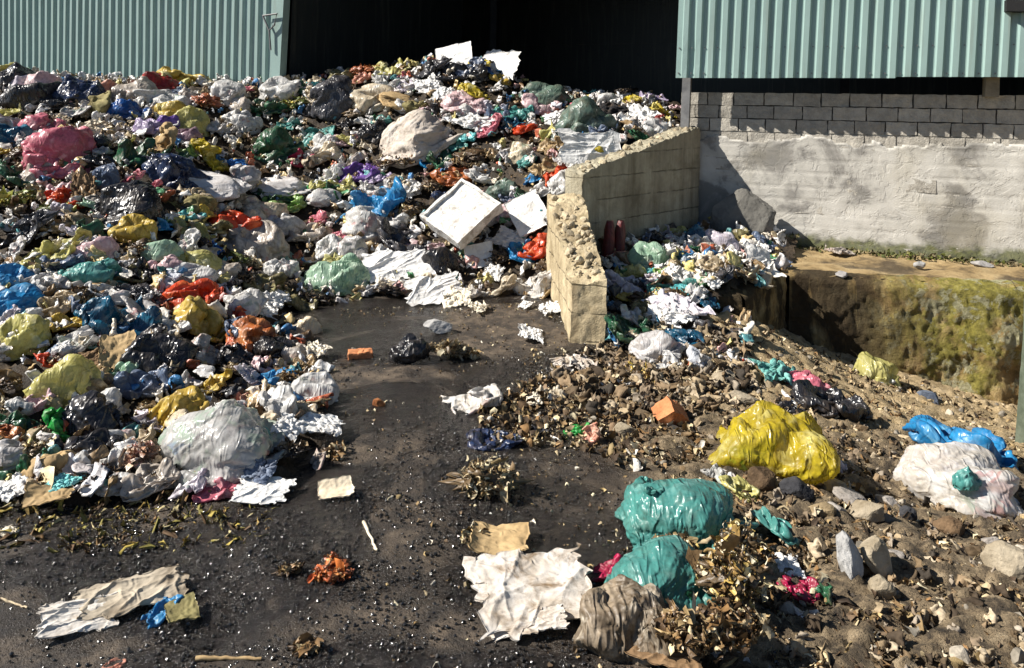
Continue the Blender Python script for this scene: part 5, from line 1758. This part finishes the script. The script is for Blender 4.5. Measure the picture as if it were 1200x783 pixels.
def put(it, idx):
    k, w, h = it['k'], it['w'], it['h']
    seed = idx * 7 + 5
    y = cast(it['px'], it['py'] + .30 * h)
    W, Hh = w * y / F_PX, h * y / F_PX
    name = NOUN[k][0]
    lvl = 6 if w > 84 else (5 if w > 22 else 4)
    M, view, r = frame(it, y)
    yc = y + (.20 * Hh if k in ('bag', 'film', 'sack', 'rock', 'clump') else 0)
    pos = P(it['px'], it['py'], yc)
    extra = []
    if k in ('bag', 'film', 'sack', 'rock', 'driftwood'):
        a = W * (.58 if w < 80 else .515)
        n_ = M[:, 2]
        cosv = abs(n_ @ view)                         # how much of the top we look onto
        b_ = min(max(.42 * W, .5 * Hh), .9 * W)
        cz = math.sqrt(max((Hh * .54) ** 2 - (b_ * cosv) ** 2, (Hh * .26) ** 2)) / max(math.sqrt(1 - cosv * cosv), .4)
        cz = min(cz, Hh * .68) * 1.16
        # turn about the line of sight so the long axis keeps its slant
        Rv = np.array(Matrix.Rotation(-r, 3, Vector(view)))
        M = Rv @ M
        if k == 'bag':
            key = 'tied_fine' if it['ref'] == 'knotted teal bag' else ('bag_fine' if w > 84 else ('tied' if seed % 4 == 0 else 'bag'))
            V, Fc = settled(key, seed, a, b_, cz)
            mat = film_mat(it['c'], k)
        elif k == 'film':
            V, Fc = settled('film_fine' if w > 110 else 'film', seed, a, b_, cz)
            mat = film_mat(it['c'], k)
        elif k == 'sack':
            V, Fc = settled('bag' if w < 84 else ('film_fine' if w > 100 else 'bag_fine'), seed, a, b_, cz, .2)
            mat = film_mat(it['c'], k)
        elif k == 'driftwood':
            V, Fc = blob(seed, a, b_ * .7, cz * .7, lump=.3, fold=.34, crink=.09, lvl=6, flat=.4, flaps=.2, stretch=(.5, 1, 2.6))
            mat = film_mat(it['c'], k)
        else:
            V, Fc = rock(seed, a, b_, max(cz, .45 * Hh), 4)
            nm, c1, c2, c3 = PAL[it['c']]
            mat = m_stone('stone ' + nm, tuple(q * .38 for q in c2), tuple(q * .66 for q in c3))
        if it['ref'] in CLEAR:
            cc, cl_, inside = CLEAR[it['ref']]
            nm, c1, c2, c3 = PAL[cc]
            mat = m_plastic('thin ' + nm + it['ref'], c1, c2, c3, .24, .30, .38, .9 if cc not in ('MW', 'CL') else .55, cc in ('CL', 'MW'), cl_)
            bi = Build(); rr = np.random.default_rng(seed)
            for q in range(9):
                pv, pf = settled('bag', seed + q * 3, a * rr.uniform(.22, .42), b_ * rr.uniform(.22, .42), cz * rr.uniform(.25, .45), .2)
                bi.add((pv + np.array([rr.uniform(-.36, .36) * a, rr.uniform(-.38, .3) * b_, rr.uniform(-.45, .02) * cz])) @ M.T, pf, np.array(PAL[inside[q % len(inside)]][1]) * .8)
            extra.append(('contents', bi.mesh('contents', m_organic('wet waste', .5, .4), True, True)))
        V = V @ M.T
        if (it['py'] > 360 and (it['px'] > 400 or it['py'] > 600)):
            hz = float(H(pos[0], pos[1])) - np.percentile(V[:, 2], 3) - .012
            pos[2] = max(pos[2], hz)
        me = make_mesh(name, V, Fc, mat, k != 'rock')
        o = link(name, me, None, Matrix.Translation(pos))
        if it['ref'] == 'knotted teal bag':
            bb = Build()
            rr = np.random.default_rng(3)
            tip = P(766, 582, y - .02) - pos
            for q in range(7):
                an = q * .9 + rr.uniform(0, .5)
                d = np.array([math.cos(an) * .6, math.sin(an) * .35 - .2, .55 + .35 * rr.uniform()])
                s0 = rr.uniform(.035, .06)
                bb.tube([tip + d * s0 * t_ + rr.normal(0, .004, 3) for t_ in np.linspace(-.5, 1, 6)], [.007, .011, .013, .011, .014, .009], 6)
            extra.append(('knot', bb.mesh('knot', mat, True)))
        if it['ref'] == 'big white bag':
            pv, pf = settled('bag', 77, .062, .03, .075, .2)
            tgt = P(1134, 560, 1.0) - CAM
            q_ = V + pos - CAM
            sc_ = q_ / q_[:, 1:2]
            near_ = np.argsort(((sc_ - tgt) ** 2).sum(1))[:40]
            yf = q_[near_, 1].min()
            extra.append(('patch', make_mesh('patch', pv + (P(1134, 560, yf - .012) - pos), pf, film_mat('TL', 'film'))))
    elif k == 'clump':
        rng = np.random.default_rng(seed)
        N = int(np.clip(w * h / 4.5, 70, 1500))
        a, b_, cz = W * .5, W * .36, Hh * .48
        nk = 6
        kc = rng.normal(0, .33, (nk, 3)) * np.array([1, 1, .3]); kr = rng.uniform(.18, .5, nk)
        wh = rng.integers(0, nk, N)
        C = kc[wh] + rng.normal(0, .55, (N, 3)) * kr[wh][:, None]
        C[:, 2] = np.abs(C[:, 2]) * 1.35 - .25
        C = C * np.array([a, b_, cz * (1.05 if w > 85 else .85)])
        s = np.exp(rng.normal(0, .45, N)) * (.024 if w < 70 else .025) * (1.3 if y > 5 else 1)
        V, Fc, col = leaflets(rng, C, s, ORGPAL[it['c']], bend=1.1, aspect=(.06, .75), up=.45)
        if 780 < it['px'] < 880 and it['py'] > 630: pos = P(it['px'], it['py'], yc - .14)
        if it['py'] > 360 and (it['px'] > 400 or it['py'] > 600): pos[2] = max(pos[2], float(H(pos[0], pos[1])) + .40 * cz)
        core_, cf = blob(seed + 1, a * (.58 if w > 35 else .8), b_ * (.58 if w > 35 else .8), cz * (.34 if w > 35 else .5), .6, .5, .3, 4, .4)
        bd = Build(); bd.add(V, Fc, None); bd.C[-1] = col
        bd.add(core_, cf, np.array(ORGPAL[it['c']]).min(0) * .8)
        me = bd.mesh(name, m_organic('wet peel', .42, .5), True, True)
        Vn = np.empty(len(me.vertices) * 3, np.float32); me.vertices.foreach_get('co', Vn)
        me.vertices.foreach_set('co', (Vn.reshape(-1, 3) @ M.T).astype(np.float32).ravel())
        me.update()
        o = link(name, me, None, Matrix.Translation(pos))
    elif k in ('sheet', 'rag', 'board', 'carton'):
        on_ground = it['py'] > 355 and (it['px'] > 360 or it['py'] > 575)
        n = slope_n(pos[0], pos[1])
        if k == 'board': up = np.array([-.25, -.75, .45])
        else: up = n * .8 + (-view) * (.08 if on_ground else .45)
        up /= np.linalg.norm(up)
        M, view, r = frame(it, y, up)
        M = M @ np.array(Matrix.Rotation(r, 3, 'Z'))
        cosv = max(abs(M[:, 2] @ view), .22)
        L = Hh / cosv
        yc = cast(it['px'], it['py'] + (.25 * h if not on_ground else 0.1 * h))
        pos = P(it['px'], it['py'], yc) + M[:, 2] * .02
        nn_ = 44 if w > 80 else (26 if w > 28 else 16)
        if k in ('rag', 'sheet'):
            key = 'sheet_fine' if w > 84 else 'sheet'
            ht = SHAPES[key][0][2]
            if w > (80 if k == 'rag' else 56): V, Fc = folded(seed, W, L)
            else: V, Fc = settled(key, seed, W / 2, L / 2, (W + L) * .25 * (.17 if k == 'rag' else .13), .18)
        elif k == 'board': V, Fc = sheet(seed, W, L, nn_, .03, .10 if 'torn' in (it['ref'] or '') else .02, .08, .1)
        else: V, Fc = sheet(seed, W, L, nn_, .05, .06, .2, .7)
        th = .014 if k == 'board' else .004
        if len(V) == int(round(math.sqrt(len(V)))) ** 2: V, Fc = thicken(V, Fc, th)
        lo = V[:, 2].min()
        if on_ground: pos = pos - M[:, 2] * (lo * .8)
        V = V @ M.T
        me = make_mesh(name, V, Fc, film_mat(it['c'], k), True)
        o = link(name, me, None, Matrix.Translation(pos))
    elif k == 'brick':
        bb = Build()
        L2, W2, H2 = (W * .95, .10, .055) if it['px'] < 700 else (W * .95, .11, Hh * .8)
        bb.box(-L2 / 2, L2 / 2, -W2 / 2, W2 / 2, -H2 / 2, H2 / 2, res=(14, 8, 6), disp=lambda V: V + .010 * vnoise(V * 18 + seed) + .004 * vnoise(V * 60) - np.sign(V) * .004 * (np.abs(V).min(1, keepdims=True) > .02))
        me = bb.mesh(name, m_stone('fired brick', (.40, .13, .05), (.58, .25, .11), 14, .9, .6), False)
        M2 = M @ np.array(Matrix.Rotation(r, 3, 'Z')) if it['px'] < 700 else M @ np.array(Matrix.Rotation(R(35), 3, 'Y')) @ np.array(Matrix.Rotation(R(30), 3, 'Z'))
        o = link(name, me, None, Matrix.Translation(pos) @ Matrix(M2.tolist()).to_4x4())
    elif k == 'stick':
        rng = np.random.default_rng(seed)
        Rv = np.array(Matrix.Rotation(-r, 3, Vector(view)))
        ts = np.linspace(-.5, .5, 12)
        # lie along the ground: sample the two ends and the points between
        dx, dy = math.cos(r) * w, -math.sin(r) * w
        if not 800 < it['px'] < 850:
            pts = np.array([P(it['px'] + dx * t_, it['py'] + dy * t_, cast(it['px'] + dx * t_, it['py'] + dy * t_)) for t_ in ts]) + np.array([0, 0, .012])
        else:
            pts = np.linspace(P(it['px'] - dx / 2, it['py'] - dy / 2, 3.75), P(it['px'] + dx / 2, it['py'] + dy / 2, 3.30), 12)
        k2 = np.ones(5) / 5
        for ax in range(3): pts[2:-2, ax] = np.convolve(pts[:, ax], k2, 'valid')
        pts += rng.normal(0, .002, pts.shape)
        rad = h * y / F_PX * .5 * (1 - .35 * np.linspace(0, 1, 12)) * (1 + .15 * rng.normal(size=12))
        c0 = pts.mean(0)
        bb = Build(); bb.tube(pts - c0, rad, 7)
        nm, c1, c2, c3 = PAL[it['c']]
        o = link(name, bb.mesh(name, m_stone('dry stick ' + nm, c2, c1, 20, .8, .4), True), None, Matrix.Translation(c0))
    elif k == 'gloves':
        bb = Build()
        base = np.array([0, 0, -Hh * .55])
        for s_, lean_ in ((-1, -.05), (1, .18)):
            pts = [base + np.array([s_ * W * .22 + lean_ * W * t_ + (-.10 * W * s_ * t_), .02 * s_, Hh * 1.05 * t_]) for t_ in np.linspace(0, 1, 9)]
            rr = W * np.array([.27, .25, .25, .24, .24, .23, .21, .19, .13])
            bb.tube(pts, rr, 12)
        me = bb.mesh(name, m_plastic('old red rubber', (.13, .012, .014), (.08, .01, .012), (.18, .02, .02), .5, 0, .4, .4), True)
        Vn = np.empty(len(me.vertices) * 3, np.float32); me.vertices.foreach_get('co', Vn)
        Vn = Vn.reshape(-1, 3).astype(float); Vn += .006 * vnoise(Vn * 28)
        me.vertices.foreach_set('co', Vn.astype(np.float32).ravel()); me.update()
        o = link(name, me, None, Matrix.Translation(P(it['px'], it['py'], 7.0)))
    tag(o, it['label'], NOUN[k][2], GROUP.get(k))
    for nm, me in extra:
        c = link(nm, me); c.parent = o
    return o


for i, it in enumerate(items): put(it, i)

# ---- white foam tray
TRAY_Y = cast(540, 290) - .10
tc = P(541, 250, TRAY_Y)
bb = Build()
S, D = .54, .13
fo = lambda V: V + .010 * vnoise(V * 5) + .005 * vnoise(V * 19) - .02 * np.sign(V) * np.maximum(0, perlin(V * 7 + 5) - .1)[:, None]
bb.box(-S / 2, S / 2, -S * .52, S * .52, -D / 2, D / 2 - .03, res=(12, 12, 3), disp=fo)
for x0, x1, y0, y1 in ((-S / 2, S / 2, -S * .52, -S * .52 + .028), (-S / 2, S / 2, S * .52 - .028, S * .52), (-S / 2, -S / 2 + .028, -S * .52 + .028, S * .52 - .028), (S / 2 - .028, S / 2, -S * .52 + .028, S * .52 - .028)):
    bb.box(x0, x1, y0, y1, D / 2 - .0315, D / 2, res=(12, 12, 2), disp=fo)
foam = m_cloth('dirty white foam', (.70, .69, .67), (.56, .54, .50), .75, .6)
up = np.array([-.22, -.66, .72]); up /= np.linalg.norm(up)
ex = np.array([.74, -.10, 0.0]); ex -= up * (ex @ up); ex /= np.linalg.norm(ex)
Mt = np.stack([ex, np.cross(up, ex), up], 1) @ np.array(Matrix.Rotation(R(-38), 3, 'Z'))
tray = link("foam_tray", bb.mesh("foam_tray", foam, False), None, Matrix.Translation(tc) @ Matrix(Mt.tolist()).to_4x4())
tag(tray, "white foam box tray tilted up on the heap by the broken wall", "foam box")

# ---------------------------------------------------------------- loose litter too small and too many to count
def scatter(name, poly, n, fn, sizes, pal, label, cat, up=0.0, seed=1, bend=1.4, aspect=(.3, 1.0), depth=(2.2, 11.5), lift=.35, dens=None, k=4, mat=None):
    rng = np.random.default_rng(seed)
    poly = np.array(poly, float)
    lo, hi = poly.min(0), poly.max(0)
    pts = []
    while len(pts) < n:
        q = rng.uniform(lo, hi, (4000, 2))
        q = q[in_poly(q, [tuple(z_) for z_ in poly])]
        if dens is not None: q = q[rng.uniform(size=len(q)) < dens(q)]
        pts.extend(q.tolist())
    q = np.array(pts[:n])
    s = rng.uniform(0, 1, n) ** 2.2 * (sizes[1] - sizes[0]) + sizes[0]
    z = fn(q)
    C = np.column_stack([q, z + s * lift * rng.uniform(0, 1, n)])
    V, F, col = leaflets(rng, C, s, np.array(pal), k=k, bend=bend, aspect=aspect, up=up)
    o = link(name, make_mesh(name, V, F, mat or m_organic('peel and husk'), True, col))
    tag(o, label, cat, kind="stuff")
    return o


LIT = [(.70, .69, .66), (.72, .70, .66), (.66, .62, .60), (.70, .66, .58), (.62, .64, .68), (.70, .69, .66), (.68, .67, .65), (.66, .60, .58), (.70, .65, .56), (.66, .65, .62), (.62, .60, .60), (.60, .58, .56), (.68, .64, .58), (.56, .52, .48), (.72, .70, .66), (.62, .58, .52), (.70, .62, .50), (.48, .40, .28), (.30, .20, .10), (.20, .12, .06), (.70, .66, .62), (.55, .42, .20), (.12, .08, .05), (.03, .03, .035),
       (.45, .12, .06), (.08, .25, .12), (.10, .30, .32), (.60, .52, .20), (.62, .36, .34), (.05, .20, .42), (.40, .32, .2), (.36, .25, .13), (.74, .72, .70)]
pileW = [tuple(ground_at(x, y)[:2]) for x, y in ((-120, 600), (100, 598), (210, 582), (325, 560), (392, 460), (375, 415), (345, 372), (430, 350), (640, 350))] + [(.40, 7.0), (.40, 7.3), (1.8, 8.6), (1.8, 10.3), (-7.5, 10.8), (-5.5, 6.0)]
def scraps(name, poly, n, fn, sizes, label, seed, lift=.3, pal=None, mat=None):
    rng = np.random.default_rng(seed)
    poly = np.array(poly, float); lo, hi = poly.min(0), poly.max(0)
    q = rng.uniform(lo, hi, (n * 6, 2)); q = q[in_poly(q, [tuple(z_) for z_ in poly])][:n]
    z = fn(q); bd = Build()
    pal = np.array(pal or LIT)
    for (x, y), zi in zip(q, z):
        V, F, dim = SHAPES['scrap'][rng.integers(len(SHAPES['scrap']))]
        s_ = rng.uniform(0, 1) ** 1.6 * (sizes[1] - sizes[0]) + sizes[0]
        V = (V * np.array([1, rng.uniform(.5, .95), rng.uniform(.25, .7)]) + .2 * vnoise(V * .9 + rng.uniform(-30, 30))) * s_ * .5
        bd.add(V @ rotm(rng).T + np.array([x, y, zi + s_ * lift * rng.uniform(0, 1)]), F, pal[rng.integers(len(pal))] * rng.uniform(.8, 1.1))
    o = link(name, bd.mesh(name, mat or M_SCRAP, True, True))
    return tag(o, label, "litter", kind="stuff")


_t = NT('film_scraps')
_v = _t.coord(False)
_at = _t.n('ShaderNodeVertexColor', layer_name="Col")
_d = _t.ramp(_t.noise(_v, 14, 7, .7, .5), [(.47, 0.0), (.7, .75)])
_c = _t.mix(_d, _at.outputs[0], (.10, .066, .036))
_nb = _t.bump(_t.noise(_v, 34, 5, .6, 1.2, 'RIDGED_MULTIFRACTAL'), .6, .01)
M_SCRAP = _t.done(_c, .38, _nb, .5)
M_MUD = m_organic('muddy shreds', .8, .25)
scraps("litter", pileW, 3300, h_all, (.04, .15), "small crumpled scraps of every colour strewn through the big heap", 3, .25)
scatter("peelings", pileW, 4500, h_all, (.016, .055), ORGPAL['peel'] + ORGPAL['dark'] + ORGPAL['husk'], "brown peelings and husks filling the gaps of the big heap", "food waste", seed=4, lift=.4)
heapW = [(.72, 5.5), (.68, 7.0), (1.95, 8.3), (2.8, 7.9), (2.3, 6.7), (1.8, 6.0), (1.6, 5.2), (1.0, 5.0)]
scraps("litter", heapW, 420, h_all, (.05, .17), "small crumpled scraps strewn over the small heap behind the low wall", 5, .4)
right = [(.45, 2.0), (.75, 3.4), (.35, 4.3), (.75, 5.5), (1.9, 5.9), (2.4, 6.6), (4.2, 6.25), (5, 5.5), (4.2, 2.0)]
scatter("husks", right, 9000, h_ground, (.010, .050), ORGPAL['husk'] + ORGPAL['dark'] + ORGPAL['peel'] + [(.5, .42, .3), (.3, .27, .22)], "tan and brown husks and chips littering the dirt on the right", "litter", up=.55, seed=6, lift=.25, bend=1.0, aspect=(.12, .9),
        dens=lambda q: np.clip(.35 + 1.3 * perlin(np.column_stack([q * 1.3, q[:, 0] * 0])) + .25 * (q[:, 1] < 4.6) - .5 * (q[:, 1] > 4.7) * (q[:, 0] > 1.7), .04, 1))
BRN = [(.10, .07, .04), (.16, .11, .06), (.24, .17, .10), (.34, .26, .16), (.06, .042, .026), (.44, .36, .25), (.20, .15, .10), (.30, .25, .19), (.05, .04, .03)]
mudz = [(.75, 2.2), (.95, 3.0), (1.0, 3.9), (.9, 4.6), (1.5, 5.0), (2.3, 4.4), (2.9, 3.7), (2.9, 2.6), (2.2, 2.1)]
scraps("waste", mudz, 1700, h_ground, (.014, .070), "muddy brown shreds and clods trodden into the dirt", 41, .42, BRN, M_MUD)
scraps("waste", [(.55, 5.5), (.30, 4.9), (.42, 4.2), (.95, 4.2), (1.6, 5.0), (1.7, 5.6), (1.1, 5.6)], 700, h_ground, (.035, .13), "muddy brown shreds heaped at the broken end of the low wall", 42, .25, BRN, M_MUD)
scraps("waste", [(1.4, 4.6), (1.3, 5.6), (2.4, 6.4), (4.1, 6.2), (3.6, 4.6), (2.6, 4.2)], 620, h_ground, (.02, .075), "tan crumbs and shreds over the sandy dirt", 43, .1, [(.42, .32, .19), (.5, .4, .26), (.30, .22, .12), (.20, .15, .09), (.12, .085, .05)], M_MUD)
scatter("straw", right, 7000, h_ground, (.02, .085), ORGPAL['husk'] + ORGPAL['dark'] + ORGPAL['peel'], "dry straw and fibre matted into the dirt", "straw", up=.7, seed=44, lift=.35, aspect=(.03, .16), bend=1.0, dens=lambda q: np.clip(.4 + 1.2 * perlin(np.column_stack([q * 1.6, q[:, 0] * 0 + 9])), .05, 1))
wf = [tuple(fac(t_, o_)[:2]) for t_, o_ in ((.9, .02), (6, .02), (6, .26), (.9, .22))]
scatter("moss", wf, 1500, h_all, (.012, .05), [(.06, .07, .015), (.10, .11, .02), (.05, .04, .02), (.15, .14, .05), (.22, .18, .10)], "dark moss and crumbs along the foot of the block wall", "moss", seed=12, lift=.7)
centre = [(-.3, 2.0), (-.5, 3.0), (-1.0, 4.5), (-1.4, 6.3), (.35, 6.6), (.5, 4.5), (.7, 2.0)]
scatter("crumbs", centre, 1500, h_ground, (.008, .026), ORGPAL['husk'] + ORGPAL['dark'] + [(.6, .55, .45)], "pale crumbs and chips scattered over the open asphalt", "crumbs", up=.5, seed=7, lift=.4,
        dens=lambda q: np.clip(.15 + .5 * (q[:, 1] > 6.2) + .6 * perlin(np.column_stack([q * 2.1, q[:, 0] * 0])) + .35 * (q[:, 0] > .1), .04, 1))
foot = [tuple(ground_at(x, y)[:2]) for x, y in ((-60, 640), (120, 650), (300, 640), (330, 600), (300, 565), (100, 590), (-60, 595))]
scatter("straw", foot, 520, h_ground, (.015, .10), [(.40, .31, .07), (.30, .21, .07), (.22, .19, .05), (.45, .38, .2), (.18, .11, .05), (.1, .06, .03)], "yellow straw and peel strands along the foot of the heap", "straw", up=.75, seed=8, lift=.08, aspect=(.03, .16), bend=1.0)
wallfoot = [tuple(ground_at(x, y)[:2]) for x, y in ((640, 440), (690, 405), (760, 420), (830, 520), (760, 560), (690, 530), (560, 520), (560, 470))]
scatter("rubbish", wallfoot, 1900, h_ground, (.014, .062), ORGPAL['dark'] + ORGPAL['husk'] + ORGPAL['peel'] + [(.66, .62, .55)], "brown rotten scraps in front of the low wall's broken end", "litter", up=.3, seed=9, lift=.6)
# crumbs of concrete lying on the broken wall tops
wrng = np.random.default_rng(53); bd = Build()
rb_, rf_ = rock(3, 1, 1, .7, 2, 6)
for i in range(300):
    if i < 190:
        t_ = wrng.uniform(0.03, .97); u_ = wrng.uniform(.05, .95)
        pa = np.array(A[0]) * (1 - t_) + np.array(A[2]) * t_; pb = np.array(A[1]) * (1 - t_) + np.array(A[3]) * t_
        xy_ = pa + (pb - pa) * u_; zt_ = za0 + (za1 - za0) * t_ + .01
    else:
        t_ = wrng.uniform(.02, .98); u_ = wrng.uniform(.08, .95)
        xy_ = f0 + (f1 - f0) * t_ + nn * u_; zt_ = np.interp(t_, [0, .3, 1], zk) + .005
    si = wrng.uniform(0, 1) ** 3.5 * .040 + .005; g_ = wrng.uniform(.30, .52)
    bd.add(rb_ @ (rotm(wrng) * si) + np.array([xy_[0], xy_[1], zt_ + si * .1]), rf_, (g_, g_ * .83, g_ * .56))
tag(link("rubble", bd.mesh("rubble", m_organic('pebble', .85, .2), False, True)), "crumbs of concrete lying along the top of the broken wall", "rubble", kind="stuff")
# pebbles
prng = np.random.default_rng(31)
bd = Build()
base_, bf = rock(3, 1, 1, .7, 2, 6)
n = 700
q = prng.uniform([.2, 2.0], [4.6, 6.4], (6000, 2))
q = q[in_poly(q, right)][:n]
s = prng.uniform(0, 1, len(q)) ** 3.5 * .030 + .005
z = h_ground(q)
for (x, y), si, zi in zip(q, s, z):
    g_ = prng.uniform(.12, .42)
    bd.add(base_ @ (rotm(prng) * si) + np.array([x, y, zi + si * .3]), bf, (g_, g_ * .88, g_ * .70))
tag(link("gravel", bd.mesh("gravel", m_organic('pebble', .85, .2), False, True)), "small stones and gravel scattered over the dirt", "gravel", kind="stuff")
bd = Build()
base_, bf = rock(3, 1, 1, .8, 1, 4)
q = prng.uniform([-3.2, 1.9], [.9, 5.6], (90000, 2))
q = q[prng.uniform(size=len(q)) < np.clip(.12 + 1.3 * perlin(np.column_stack([q * .95, q[:, 0] * 0 + 3])) + .35 * (q[:, 1] < 3.4), .02, 1)][:24000]
s = prng.uniform(0, 1, len(q)) ** 2.5 * .0062 + .002
z = h_ground(q)
for (x, y), si, zi in zip(q, s, z):
    g_ = prng.choice([.012, .016, .02, .03, .04, .06])
    bd.add(base_ @ (rotm(prng) * si) + np.array([x, y, zi + si * .5]), bf, (g_, g_ * .9, g_ * .8))
tag(link("grit", bd.mesh("grit", m_organic('wet grit', .14, .8), False, True)), "dark wet grit over the asphalt", "grit", kind="stuff")
